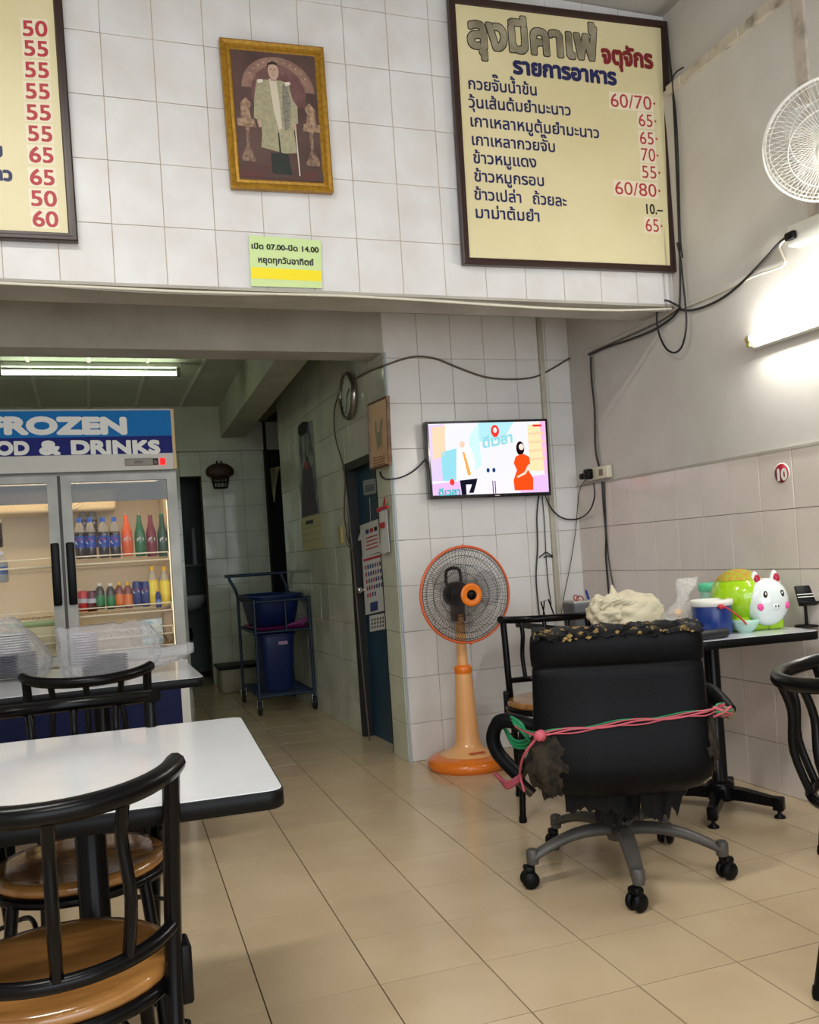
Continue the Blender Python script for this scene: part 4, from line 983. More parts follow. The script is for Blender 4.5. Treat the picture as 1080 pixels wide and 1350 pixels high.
for px, n, m_, d in ((169, 'orange', ORS, 'orange'), (186, 'green', GRS, 'bright green'), (201, 'purple', PUR, 'purple red'), (216, 'dgreen', DGR, 'dark green')):
    t = bottle('glass_bottle', d + ' glass soda bottle at the right of the upper shelf', px, 733.5, yb, 'glass', m_, MC if n != 'dgreen' else mat('green_cap', s(20,120,70), .4), None, None, None, h=.245, r=.030)
    b = MB()
    q = [(-.019, .098), (-.004, .108), (.019, .103), (.018, .088), (.0, .083), (-.017, .084)]
    b.add([(x, -math.sqrt(.0308**2 - x*x) - .0006, z) for x, z in q], [tuple(range(6))]); b.build('logo_patch', WD, t)
for i, px in enumerate((112, 124)):
    bottle('soda_bottle', 'cola bottle with brown cap behind the blue-capped row, ' + ('left' if i == 0 else 'right'), px, 722, FY + .42, 'pet', COLA, mat('brown_cap', s(86, 48, 36), .4), None, None, None, h=.26)
y2 = FY + .13; RC = mat('red_can', s(196, 34, 40), .25); BCn = mat('blue_can', s(20, 36, 110), .25); GCn = mat('green_label', s(30, 120, 60), .4); OL = mat('orange_label', s(226, 120, 40), .4)
for px, m_, d in ((110, RC, 'red soda can at the left of the middle shelf'), (122, mat('dark_red_can', s(96, 24, 30), .3), 'dark red soda can beside the red one on the middle shelf')):
    bottle('drink_can', d, px, 806, y2, 'can', m_, None, (mat('silver_band', s(190,190,196), .3), .10, .15), None, None, h=.112, r=.027)
for px, d in ((133, 'left'), (147, 'right')):
    bottle('soda_bottle', 'small green-labelled bottle on the middle shelf, ' + d + ' of the pair', px, 803, y2, 'short', liquid('dark', (60, 52, 40)), WC, (GCn, .03, .12), 'small green-labelled bottles', None, h=.150, r=.025)
for px, d in ((158.5, 'left'), (170, 'right')):
    bottle('soda_bottle', 'small yellow-capped orange drink bottle, ' + d + ' of the pair', px, 801.5, y2, 'short', liquid('brown', (120, 50, 20)), YC, (OL, .03, .125), 'yellow-capped orange drink bottles', None, h=.150, r=.023)
for px, d in ((182, 'left'), (193, 'right')):
    bottle('drink_can', 'dark blue cola can on the middle shelf, ' + d + ' of the pair', px, 799.5, y2, 'can', BCn, None, (BCn, .10, .19), 'dark blue cola cans', True, h=.140, r=.025)
YL = mat('yellow_liquid', s(240, 206, 20), .15, coat=.4)
for px, d in ((203, 'left'), (219, 'right')):
    bottle('soda_bottle', 'tall yellow drink bottle at the right of the middle shelf, ' + d + ' of the pair', px, 797.5, y2 + .01, 'pet', YL, YC, (mat('yellow_label', s(250, 226, 60), .4), .062, .14), 'tall yellow drink bottles', None, h=.225, r=.029)
bottle('soda_bottle', 'small dark blue bottle standing before the two yellow bottles', 209.5, 800.5, FY + .108, 'short', BCn, YC, (mat('pale_blue_label', s(90, 120, 190), .4), .03, .10), None, None, h=.105, r=.015)
bottle('soda_bottle', 'dark bottle cut by the left edge on the upper fridge shelf', -3, 722, FY + .13, 'pet', COLA, mat('dark_cap', s(40, 30, 60), .4), None, None, None, h=.21)
bottle('water_bottle', 'clear water bottle with blue label at the left edge of the fridge', 2, 768, FY + .13, 'pet', mat('water', s(150, 160, 170), .1, alpha=.6), mat('pale_cap', s(200, 206, 216), .4), (mat('navy_label', s(40, 70, 130), .4), .06, .12), None, None, h=.17, r=.036)
# boxes and bag on the lowest shelf, lidded container in the left door
p = at(205, 838, 1, FY + .2); b = MB(); b.bbox(p.x - .075, FY + .16, SZ[2] - .06, p.x + .04, FY + .30, SZ[2] + .085, .004)
t = tag(b.build('carton', mat('pale_blue_carton', s(150, 196, 206), .4, c2=s(220, 226, 226), nscale=40, sharp=(.45, .5))), 'pale blue carton on the lowest shelf behind the right glass door', 'carton')
b = MB(); b.ell((p.x + .085, FY + .22, SZ[2] + .04), .05, .06, .10, 18, 12, fn=lambda d: 1 + .2*noise.noise(d*3)); tag(b.build('food_bag', mat('beige_bag', s(206, 176, 140), .5, bump=.4, bscale=60)), 'beige bag of food beside the pale blue carton in the fridge', 'bag')
p = at(52, 800, 1, FY + .2); ct = thing('food_container', 'lidded translucent food tub behind the left fridge door', 'container', (p.x, FY + .24, Z0 + .02))
MB().bbox(-.155, -.11, 0, .155, .11, .20, .02).build('tub', mat('cloudy_plastic', s(206, 198, 160), .4, alpha=.85), ct); MB().bbox(-.165, -.12, .195, .165, .12, .222, .01).build('lid', mat('pale_green_lid', s(176, 206, 150), .4), ct)

# ================================================================= PLASTIC BAGS WITH CUPS on the rear white table
BAG = glassmat('thin_plastic', (.80, .80, .82), .10, rough=.22, bump=.5)
def mixmat(name, tint, op, hz=.0):
    m = bpy.data.materials.new(name); m.use_nodes = True; nt = m.node_tree; b_ = nt.nodes['Principled BSDF']
    b_.inputs['Base Color'].default_value = (*tint, 1); b_.inputs['Roughness'].default_value = .18; b_.inputs['Alpha'].default_value = op
    lw = nd(nt, 'ShaderNodeLayerWeight'); lw.inputs['Blend'].default_value = .35
    mr = nd(nt, 'ShaderNodeMapRange'); mr.inputs['To Min'].default_value = op*.7; mr.inputs['To Max'].default_value = min(op*2.4, .95)
    nz = nd(nt, 'ShaderNodeTexNoise'); nz.inputs['Scale'].default_value = 22; nz.inputs['Detail'].default_value = 3; nz.inputs['Distortion'].default_value = 1.5; bp = nd(nt, 'ShaderNodeBump'); bp.inputs['Strength'].default_value = .7; bp.inputs['Distance'].default_value = .02; gp = nd(nt, 'ShaderNodeNewGeometry'); nt.links.new(gp.outputs['Position'], nz.inputs['Vector']); nt.links.new(nz.outputs['Fac'], bp.inputs['Height']); nt.links.new(bp.outputs[0], b_.inputs['Normal']); nt.links.new(bp.outputs[0], lw.inputs['Normal'])
    nt.links.new(lw.outputs['Facing'], mr.inputs['Value']); nt.links.new(mr.outputs[0], b_.inputs['Alpha']); return m
BAGM = mixmat('cloudy_bag_film', s(206, 206, 210), .33)
def bag(name, label, x, y, z, prof, sd, seg=60, cr=.10):
    t = thing(name, label, 'bag', (x, y, z)); b = MB(); rr = []
    for zz_, rx, ry, dx in prof:
        row = []
        for k in range(seg):
            a = 2*PI*k/seg; c, s_ = math.cos(a), math.sin(a); q = 1 + cr*noise.noise(Vector((c*3, s_*3, zz_*16 + sd))) + cr*.8*noise.noise(Vector((c*8 + sd, s_*8, zz_*9))) + cr*.35*abs(noise.noise(Vector((c*22, s_*22 + sd, zz_*30))))
            row.append((dx + rx*q*math.copysign(abs(c)**.7, c), ry*q*math.copysign(abs(s_)**.7, s_), max(zz_ + cr*.10*noise.noise(Vector((c*5, s_*5, sd + zz_*8))), .001)))
        rr.append(row)
    b.loft(rr, cap=False); b.build('film', BAGM, t); return t
p = on_t(145, 893)
bag('plastic_bag', 'crumpled clear plastic bag of stacked cups, the right one by the fridge', p.x, p.y + .02, TH + .001, [(0, .12, .075, 0), (.02, .165, .085, 0), (.06, .18, .09, .01), (.11, .185, .09, .01), (.15, .18, .085, .005), (.18, .175, .07, -.01), (.20, .17, .045, -.02), (.205, .16, .02, -.03)], 3)
b = MB(); b.T = Matrix.Identity(4)
rr = []
for i in range(9):
    u = i/8; rr.append([(p.x + .15 + .17*u, p.y + .0 + (.055 - .02*u)*math.cos(2*PI*k/18)*(1 + .3*noise.noise(Vector((k, u*3, 1)))), TH + .055 + .03*u + (.045 - .025*u)*math.sin(2*PI*k/18)*(1 + .4*noise.noise(Vector((k, u*4, 2))))) for k in range(18)])
b.loft(rr, cap=False); tail = b.build('film', BAGM); tail.parent = bpy.data.objects['plastic_bag']; tail.location = -tail.parent.location
CUP = mat('stacked_cup_plastic', s(196, 196, 214), .15, alpha=.55); DCUP = mat('dark_tray_plastic', s(58, 62, 76), .3)
def cupstack(label, x, y, z, n, r, rx=0, m=CUP, dz=.010, tilt=(0, 0)):
    t = thing('cup_stack', label, 'cups', (x, y, z)); t.rotation_euler = (tilt[0], tilt[1], 0)
    for i in range(n):
        MB().lathe([(r*.72, i*dz), (r*.76, i*dz + .002), (r*.97, i*dz + dz*.6), (r*1.03, i*dz + dz*.7), (r*1.03, i*dz + dz*.9), (r*.96, i*dz + dz*.9)], 22, cap=False).build('cup', m, t)
    return t
cupstack('stack of clear cups inside the right plastic bag', p.x - .085, p.y + .02, TH + .05, 13, .052)
cupstack('dark tray stack at the bottom of the right plastic bag', p.x - .015, p.y + .03, TH + .003, 8, .085, m=DCUP)
p2 = on_t(18, 897)
bag('plastic_bag', 'crumpled clear plastic bag with dark trays, at the left edge', p2.x, p2.y + .04, TH + .001, [(0, .11, .08, 0), (.02, .135, .09, 0), (.07, .145, .095, 0), (.12, .13, .09, -.01), (.17, .10, .075, -.02), (.20, .08, .05, -.03), (.235, .06, .03, -.03), (.25, .03, .015, -.03)], 11)
cupstack('dark tray stack inside the left plastic bag', p2.x - .01, p2.y + .04, TH + .003, 10, .10, m=DCUP)
cupstack('pale foam bowls on top of the dark trays in the left bag', p2.x - .01, p2.y + .04, TH + .105, 8, .078, m=mat('foam_bowl', s(206, 206, 208), .6))

# ================================================================= BLUE TROLLEY
CB = mat('trolley_blue', s(18, 42, 66), .45); TUBB = mat('tub_blue', s(14, 36, 88), .45)
tc = thing('trolley', 'dark blue tubular trolley on castors in the tiled passage', 'trolley', (-.235, 2.45, 0))
cx0, cx1, cy0, cy1 = -.205, .215, -.375, .375
def bars(nm, L, r=.012, m=CB): 
    b = MB()
    for q in L: b.tube(q, r, 8)
    return b.build(nm, m, tc)
for x, y in ((cx0, cy0), (cx1, cy0), (cx1, cy1)): bars('post', [[(x, y, .10), (x, y, .87)]])
bars('post', [[(cx0, cy1, .10), (cx0, cy1, .87)]])
bars('handle', [bez([(cx0, cy1, .86), (cx0 - .01, cy1 + .03, .93), (cx0 - .05, cy1 + .05, 1.02), (cx0 - .05, cy1 + .05, 1.05)], 4), [(cx0 - .09, cy1 + .05, 1.05), (cx1 + .05, cy1 + .05, 1.05)], bez([(cx1, cy1, .86), (cx1, cy1 + .03, .93), (cx1 - .03, cy1 + .05, 1.02), (cx1 - .03, cy1 + .05, 1.05)], 4)], .013)
for nm, z in (('top_frame', .85), ('middle_frame', .62), ('lower_frame', .14)):
    bars(nm, [[(cx0, cy0, z), (cx1, cy0, z)], [(cx1, cy0, z), (cx1, cy1, z)], [(cx1, cy1, z), (cx0, cy1, z)], [(cx0, cy1, z), (cx0, cy0, z)]], .011)
for z in (.62, .14):
    for i in range(1, 8): bars('shelf_bar', [[(cx0, cy0 + .75*i/8, z), (cx1, cy0 + .75*i/8, z)]], .007)
bars('rail_bar', [[(.03, cy0, .62), (.03, cy0, .85)]], .009)
for x, y in ((cx0, cy0), (cx1, cy0), (cx0, cy1), (cx1, cy1)):
    b = MB(); b.T = Matrix.Translation((x, y + .02, .058)) @ Matrix.Rotation(PI/2, 4, 'Y') @ Matrix.Translation((0, 0, -.013)); b.lathe([(.02, 0), (.052, .001), (.058, .006), (.058, .020), (.052, .025), (.02, .026)], 22); c_ = b.build('castor', mat('rubber_wheel', s(24, 24, 26), .6), tc)
    b = MB(); b.T = Matrix.Translation((x, y + .02, .058)) @ Matrix.Rotation(PI/2, 4, 'Y') @ Matrix.Translation((0, 0, -.015)); b.lathe([(.001, 0), (.022, .001), (.022, .029), (.001, .03)], 14); b.T = Matrix.Identity(4); b.box(x - .02, y, .06, x - .017, y + .04, .11); b.box(x + .017, y, .06, x + .02, y + .04, .11); b.box(x - .02, y, .11, x + .02, y + .04, .115); b.build('castor_fork', CHROME, c_)
def tub(name, label, cat, x0, y0, x1, y1, z0, z1, tp, m, rim=.015):
    t = thing(name, label, cat, ((x0+x1)/2, (y0+y1)/2, z0)); W, D, H = (x1-x0)/2, (y1-y0)/2, z1 - z0
    def rg(k, z, e=0): 
        rr_ = []
        for i in range(40):
            a = 2*PI*i/40; c, s_ = math.cos(a), math.sin(a); rr_.append(((W*k + e)*math.copysign(abs(c)**.45, c), (D*k + e)*math.copysign(abs(s_)**.45, s_), z))
        return rr_
    b = MB(); b.loft([rg(tp*.9, 0), rg(tp, .01), rg(1, H - .02), rg(1, H), rg(.96, H), rg(tp*.95, .02), rg(tp*.3, .018)], cap=True); b.build('tub', m, t)
    b = MB(); b.loft([rg(1, H - .022), rg(1, H - .02, rim), rg(1, H - .004, rim), rg(1, H + .001), rg(.985, H + .001)], cap=False); b.build('rim', m, t); return t
tub('dish_tub', 'large blue tub on top of the dark blue trolley', 'tub', -.45, 2.11, -.05, 2.78, .655, .895, .80, TUBB, .025)
b = MB(); b.bbox(-.43, 2.075, .633, -.045, 2.70, .652, .01); 
for k in range(5): b.tube(bez([(-.2 + .03*k, 2.085, .655), (-.12 + .02*k, 2.083, .68 + .004*k), (-.055, 2.082, .70)], 4), .008, 6)
tag(b.build('tray', mat('magenta_plastic', s(120, 22, 96), .4)), 'magenta tray lying under the large blue tub on the trolley', 'tray')
tub('rubbish_bin', 'plain dark blue bin standing on the lower trolley shelf', 'bin', -.40, 2.14, -.12, 2.46, .152, .60, .82, TUBB, .012)
pb = bpy.data.objects['rubbish_bin']; b = MB(); b.box(.0, -.163, .36, .07, -.158, .385); b.build('sticker', mat('pink_sticker', s(176, 140, 170), .5), pb)
# bucket behind with dark lid
bx = thing('storage_bucket', 'dim pale bucket with a black lid behind the trolley at the back wall', 'bucket', (-.33, 3.62, 0))
MB().bbox(-.20, -.16, 0, .16, .16, .22, .02).build('tub', mat('dim_beige', s(150, 144, 120), .6), bx); b = MB(); b.bbox(-.22, -.18, .215, .18, .18, .245, .01); b.build('lid', BLACKM, bx)
tub('waste_basket', 'small dark basket between the bucket and the trolley', 'basket', -.22, 3.0, .0, 3.3, .0, .56, .8, mat('dim_green', s(96, 104, 92), .6), .01)

# bathroom basin
sk = thing('wash_basin', 'small white wash basin in the dim bathroom', 'basin', (-.66, 4.86, 0))
CER = mat('ceramic', s(190, 196, 196), .15)
b = MB(); b.lathe([(.07, .70), (.16, .73), (.21, .80), (.225, .86), (.215, .865), (.19, .82), (.10, .76), (.01, .75)], 28); b.build('bowl', CER, sk)
b = MB(); b.tube(bez([(0, .02, .72), (0, .02, .50), (.02, .05, .42), (.05, .12, .42), (.05, .2, .5)], 5), .018, 8); b.tube([(-.05, .14, .72), (-.06, .14, .06)], .009, 6); b.build('drain_pipe', CHROME, sk)
b = MB(); b.tube(bez([(0, .17, .86), (0, .17, .98), (0, .10, 1.0), (0, .06, .96)], 5), .012, 8); b.build('tap', CHROME, sk)
b = MB(); b.bbox(-.78, 4.62, 1.16, -.5, 4.74, 1.175, .004); t = b.build('bathroom_shelf', mat('dim_glass_shelf', s(110, 120, 120), .2)); tag(t, 'small shelf above the wash basin in the dim bathroom', 'shelf')
b = MB(); b.lathe([(.022, 0), (.024, .01), (.024, .20), (.02, .36), (.010, .37)], 14, c=(-.56, 4.68, 1.176)); tag(b.build('tall_bottle', mat('pale_bottle', s(140, 150, 150), .4)), 'tall pale bottle on the bathroom shelf', 'bottle')

# ================================================================= ON THE WALLS
# hanging wicker and wood decoration on the back wall
p = at(290, 622, 1, YB - .09); wd = thing('hanging_basket', 'brown domed wicker basket hanging on the greenish back wall', 'basket', (p.x, YB - .09, p.z))
b = MB(); b.ell((0, 0, 0), .135, .07, .085, 26, 14, fn=lambda d: 1 if d.z > -.45 else .92); b.build('dome', mat('brown_wicker', s(70, 44, 30), .6, c2=s(44, 26, 18), nscale=40, stretch=(1, 1, 6)), wd)
b = MB()
for k in range(12): a = 2*PI*k/12; b.tube([(.085*math.cos(a), .055*math.sin(a), -.05), (.065*math.cos(a), .045*math.sin(a), -.155)], .004, 5)
b.tube([(.065*math.cos(2*PI*j/20), .045*math.sin(2*PI*j/20), -.155) for j in range(20)], .006, 5, closed=True); b.tube([(.08*math.cos(2*PI*j/20), .05*math.sin(2*PI*j/20), -.10) for j in range(20)], .004, 5, closed=True)
b.build('lower_basket', BLACKM, wd)
b = MB(); b.tube([(-.018, .03, .07), (0, .07, .15), (.018, .03, .07)], .003, 5); b.build('hanging_string', WHITEP, wd)
b = MB(); b.tube([(-.03, 0, .07), (-.022, 0, .105)], .007, 6); b.tube([(.022, 0, .07), (.018, 0, .105)], .007, 6); b.build('toggle', BLACKM, wd)
# things in the passage wall plane
def wq(pts, x): return [at(a, c, 0, x) for a, c in pts]
def flat(name, m, pts, x, par=None, th=.002):
    q = wq(pts, x); b = MB(); A = [tuple(v) for v in q]; B_ = [(v.x + th, v.y, v.z) for v in q]; n = len(A)
    b.add(A + B_, [tuple(range(n)), tuple(reversed(range(n, 2*n)))] + [(i, n+i, n+(i+1)%n, (i+1)%n) for i in range(n)]); o = b.build(name, m)
    if par: o.parent = par; o.location = -par.location
    return o
ck_ = thing('wall_clock', 'round silver-rimmed clock on the passage wall above the blue door', 'clock', (-.012, .63, 2.13)); 
b = MB(); b.T = Matrix.Rotation(-PI/2, 4, 'Y'); b.lathe([(.135, -.002), (.148, .006), (.150, .022), (.142, .038), (.130, .040), (.128, .030)], 48, cap=False); b.build('rim', mat('silver_rim', s(150, 146, 136), .2, .9), ck_)
b = MB(); b.T = Matrix.Rotation(-PI/2, 4, 'Y'); b.lathe([(.001, .024), (.129, .024)], 40, cap=False); b.build('dial', mat('clock_dial', s(206, 212, 200), .4), ck_)
for a, l, w_ in ((60, .07, .005), (200, .10, .0035)):
    b = MB(); b.T = Matrix.Rotation(R(a), 4, 'X'); b.box(-.028, -w_, -.01, -.026, w_, l); b.build('hand', BLACKM, ck_)
for k in range(12):
    b = MB(); b.T = Matrix.Rotation(R(30*k), 4, 'X'); b.box(-.0265, -.003, .10, -.025, .003, .118); b.build('hour_mark', BLACKM, ck_)
b = MB(); b.T = Matrix.Rotation(-PI/2, 4, 'Y'); b.lathe([(.001, .034), (.129, .034)], 40, cap=False); b.build('glass', glassmat('clock_glass', (1, 1, 1), .05), ck_)
# framed certificate
fpic = thing('framed_certificate', 'wood framed peach certificate hung at the corner above the blue door', 'picture', (-.05, .13, 1.82))
FQ = [(484.5, 533), (509.5, 521.5), (513, 613), (488, 620)]
q = wq(FQ, -.045); b = MB(); o_ = [Vector(v) for v in q]; c_ = sum(o_, Vector()) / 4
def insq(k): return [c_ + (v - c_) * (1 - k) for v in o_]
rr = [[v + Vector((dx, 0, 0)) for v in insq(k)] for k, dx in ((0, .018), (0, 0), (.02, -.004), (.045, -.003), (.06, .005))]
b.loft(rr, cap=False, smooth=False); o = b.build('frame', mat('brown_wood_frame', s(120, 82, 42), .4, c2=s(80, 50, 26), nscale=20)); o.parent = fpic; o.location = -fpic.location
b = MB(); b.add(insq(.055) + [v + Vector((.015, 0, 0)) for v in insq(.0)], [(0,1,2,3), (7,6,5,4)]); b.v = [(x + (.004 if i < 4 else 0), y, z) for i, (x, y, z) in enumerate(b.v)]; o = b.build('paper', mat('peach_paper', s(226, 188, 150), .4, c2=s(214, 172, 134), nscale=8)); o.parent = fpic; o.location = -fpic.location
INKG = mat('faded_print', s(150, 146, 120), .6)
for pts in ([(494, 556), (496, 556), (497, 575), (495, 575)], [(502, 553), (504, 552), (502, 572), (500, 572)], [(496, 571), (503, 568), (503, 582), (500, 590), (497, 588)], [(497, 586), (499, 586), (498, 596)], [(502, 584), (503, 583), (503, 594)]): flat('drawing', INKG, pts, -.044, fpic, .0005)
for k in range(4): flat('text_line', mat('brown_print', s(140, 96, 70), .6), [(492, 604 + k*3.4), (508, 600 + k*3.4), (508, 601 + k*3.4), (492, 605 + k*3.4)], -.044, fpic, .0005)
# long calendar poster in the passage
ps = thing('wall_poster', 'long faded poster calendar on the passage wall behind the trolley', 'poster', (-.006, 1.8, 1.7))
PPr = mat('poster_print', s(60, 66, 92), .4, c2=s(150, 160, 150), nscale=9, sharp=(.4, .6), stretch=(1, 1.6, .7))
flat('sheet', PPr, [(392.5, 564), (411.5, 554), (425, 722), (400, 727)], -.008, ps)
flat('lower_sheet', mat('cream_sheet', s(196, 186, 140), .5), [(396.5, 684), (422.5, 677), (425.2, 722), (400, 727)], -.0095, ps, .0015)
flat('figure', mat('dark_figure', s(34, 34, 50), .5, c2=s(80, 60, 80), nscale=24), [(399, 622), (405, 600), (411, 618), (419, 676), (398, 682)], -.0092, ps, .0008)
flat('figure', mat('reddish_figure', s(150, 60, 70), .5), [(401, 610), (406, 607), (407, 618), (402, 620)], -.0096, ps, .0006)
flat('emblem', BLACKM, [(393, 562), (399, 556), (405, 556), (404, 569), (397, 576), (393, 572)], -.0105, ps, .002)
for k in range(3): flat('ruled_line', INKG, [(398, 697 + k*9), (423.5, 691 + k*9), (423.6, 691.7 + k*9), (398, 697.8 + k*9)], -.0102, ps, .0005)
flat('printed_title', INK, [(403, 687), (413, 685), (413, 690), (403, 692)], -.0102, ps, .0005)
# switch
p = at(450.5, 705, 0, -.01); b = MB(); b.bbox(-.012, -.035, -.055, .004, .035, .055, .004); t = b.build('light_switch', mat('aged_switch', s(196, 178, 116), .5), None, (p.x, p.y, p.z)); tag(t, 'yellowed light switch on the passage wall left of the blue door', 'switch')
# notice on the door
XD = .047
nt_ = thing('door_notice', 'small pale notice stuck to the top of the blue door', 'notice', (XD, .5, 1.55)); flat('card', mat('notice_card', s(156, 164, 166), .5), [(478.5, 634), (495, 630.5), (496, 650), (480, 653.5)], XD, nt_)
for k in range(3): flat('printed_line', mat('notice_print', s(84, 90, 96), .5), [(481, 641 + k*3), (493.5, 638 + k*3), (493.5, 640 + k*3), (481, 643 + k*3)], XD - .0006, nt_, .0005)
# calendars hanging on the door
cd = thing('door_calendar', 'white tear-off calendar with red and blue dates hanging on the blue door', 'calendar', (XD - .01, .45, 1.1))
WPp = mat('white_paper', s(214, 214, 214), .6); RP = mat('red_print', s(190, 50, 60), .6); BP = mat('blue_print', s(50, 70, 130), .6)
flat('upper_sheet', WPp, [(474.5, 693), (499, 684), (502, 727), (478, 735)], XD - .010, cd)
flat('date_sheet', WPp, [(477.5, 735), (502.5, 728), (507, 805), (482, 811)], XD - .012, cd)
flat('lower_sheet', WPp, [(487, 812), (508, 808), (509, 829), (488, 833)], XD - .006, cd)
flat('curl', WPp, [(470, 715), (477, 697), (475.5, 712)], XD - .014, cd)
for k in range(3): flat('heading_print', (BP, RP, INK)[k], [(482 + 5.5*k, 699 - 2*k), (486 + 5.5*k, 697.5 - 2*k), (486.4 + 5.5*k, 703 - 2*k), (482.4 + 5.5*k, 704.5 - 2*k)], XD - .0112, cd, .0005)
for k in range(4): flat('heading_line', RP, [(483, 709 + k*5), (498, 704 + k*5), (498, 705.6 + k*5), (483, 710.6 + k*5)], XD - .0112, cd, .0005)
flat('month_band', RP, [(479, 737.5), (502, 731), (502.3, 734), (479.3, 740.5)], XD - .0132, cd, .0005)
for r in range(5):
    for c in range(7):
        if r == 4 and c > 3: continue
        x0 = 481.2 + c*3.15 + r*.75; y0 = 746 + r*9.2 - c*.9
        flat('date', RP if c in (0, ) or (r + c) % 5 == 0 else BP, [(x0, y0), (x0 + 1.7, y0 - .5), (x0 + 1.9, y0 + 5), (x0 + .2, y0 + 5.4)], XD - .0132, cd, .0005)
flat('blue_advert', BP, [(488, 795), (498, 792), (498.5, 804), (488.5, 807)], XD - .0132, cd, .0005)
for r in range(3):
    for c in range(5): x0 = 490 + c*3.6; y0 = 816 + r*5 - c*.7; flat('date', INK, [(x0, y0), (x0 + 1.6, y0 - .3), (x0 + 1.6, y0 + 2.6), (x0, y0 + 2.9)], XD - .0072, cd, .0005)
# bundle of papers under a red clip near the corner
pc = thing('clipped_papers', 'bundle of papers in a red clip hanging on the narrow wall by the corner', 'papers', (-.02, .12, 1.4))
for k, (dx0, dx1) in enumerate(((0, 0), (1.8, 1), (3.4, 3))):
    flat('paper', WPp if k != 1 else mat('aged_paper', s(196, 188, 176), .7), [(499 + dx0*.6, 674), (507 + dx1*.9, 671), (511 + dx1*.9, 727), (503 + dx1*.7, 730), (500 + dx0*.9, 726), (504, 700)], -.02 - .004*k, pc, .002)
flat('clip', RP, [(496, 671), (506, 666.5), (511, 667), (511, 670), (503, 672), (497, 676)], -.036, pc, .008)
flat('clip', RP, [(504.5, 666), (506.5, 656), (508, 656), (508.5, 666)], -.030, pc, .003)
flat('red_note', RP, [(500, 690), (507, 688), (507, 696), (501, 697)], -.033, pc, .0008)
b = MB(); b.tube([tuple(at(487.5, 656, 0, XD-.004)), tuple(at(489, 690, 0, XD-.012))], .0015, 5); tag(b.build('hanging_wire', CHROME), 'thin wire holding the calendar on the blue door', 'wire')
# hanging paper roll at the dark closet
b = MB(); a_ = [at(356, 618, 0, .01), at(368, 618, 0, .01), at(361, 662, 0, .01)]
b.loft([[a_[0] + Vector((0, 0, 0)), (a_[0] + a_[1])/2 + Vector((.05, 0, .02)), a_[1]], [a_[2] + Vector((0, .04, .1)), a_[2] + Vector((.03, 0, .1)), a_[2] + Vector((0, -.04, .1))], [a_[2], a_[2] + Vector((.012, 0, 0)), a_[2] + Vector((0, -.01, 0))]], cap=True)
tag(b.build('paper_roll', mat('dim_paper', s(176, 164, 120), .7)), 'rolled cream paper hanging at the dark closet opening', 'paper')

# round table number on the dado tiles
p = at(1031, 624, 0, XR - .008); st = thing('table_number', 'round red sticker with white number 10 on the right dado tiles', 'sticker', tuple(p))
b = MB(); b.T = Matrix.Rotation(-PI/2, 4, 'Y'); b.lathe([(.0396, 0), (.040, .001), (.001, .0015)], 36); b.build('disc', mat('red_sticker', s(150, 22, 44), .35), st)
b = MB(); b.T = Matrix.Rotation(-PI/2, 4, 'Y'); b.lathe([(.044, -.0005), (.044, .0004), (.001, .0006)], 36); b.build('white_rim', WL, st)
p0, p1 = at(1023.5, 633.5, 0, XR - .0105), at(1038.5, 632, 0, XR - .0105)
o = lettering('10', p0, p1, .046, WL, None, bold=.06, em=.70, nrm=Vector((-1, 0, 0))); o.parent = st; o.location = -st.location

# socket and plugs in the corner
sp = thing('wall_socket', 'white socket box with a black plug at the corner right of the television', 'socket', (XR - .02, -.28, 1.52))
b = MB(); b.bbox(-.02, -.11, -.035, .016, .12, .035, .006); b.build('box', mat('aged_white_plastic', s(206, 200, 178), .4), sp)
b = MB(); b.bbox(-.055, .03, -.028, -.02, .085, .03, .008); b.bbox(-.045, .10, -.022, -.015, .15, .012, .008); b.build('plug', BLACKM, sp)
b = MB(); b.bbox(-.0225, -.07, -.018, -.0195, -.03, .018, .001); b.build('socket_plate', mat('dark_hole', s(120, 112, 96), .5), sp)
p = at(1058, 308, 0, XR - .03); ub = thing('junction_box', 'white socket box with a black plug below the wall fan', 'socket', (XR - .03, p.y - .04, p.z), R(0))
b = MB(); b.bbox(-.03, -.16, -.045, .03, .09, .040, .006); o = b.build('box', WHITEP, ub); o.rotation_euler = (R(4), 0, 0)
b = MB(); b.bbox(-.052, .035, -.02, -.03, .085, .012, .006); o = b.build('plug', BLACKM, ub)

# ================================================================= CABLES (each follows the wall it is clipped to)
def cable(label, m, pts, r=.004, name='cable', smooth=5):
    return tag(MB().tube(bez(pts, smooth), r, 6).build(name, m), label, 'cable')
CBK = mat('black_cable', s(18, 18, 20), .4); CBR = mat('brown_cable', s(90, 76, 62), .5); CWH = mat('white_cable', s(214, 208, 192), .5); CGR = mat('grey_cable', s(130, 126, 116), .5)
AY = lambda pts, y=-.014: [at(a, c, 1, y) for a, c in pts]
AX = lambda pts, x=XR - .010: [at(a, c, 0, x) for a, c in pts]
cable('brown cable sagging across the wall above the television', CBR, AX([(471, 498), (490, 488), (504, 483)], -.012) + AY([(510, 481), (530, 474), (550, 470), (575, 473), (605, 485), (640, 497), (675, 500), (705, 497), (730, 485), (750, 473), (771, 464)]), .0055)
cable('dark cable looping down from the clock past the blue door frame', CBR, AX([(449, 514), (441, 540), (442, 575), (452, 612), (455, 640), (454, 680), (459, 710), (465, 730), (470, 790), (480, 900), (489, 990)], -.020), .005)
cable('thin pale cable running beside the blue door frame', CGR, AX([(452, 612), (457, 650), (462, 700), (464, 724), (456, 712), (458, 690)], -.014), .0035)
cable('black cable from the framed certificate to the television', CBK, AX([(501, 622), (503, 628), (507, 631)], -.012) + AY([(512, 632), (530, 629), (548, 619), (563, 603)], -.03), .0045)
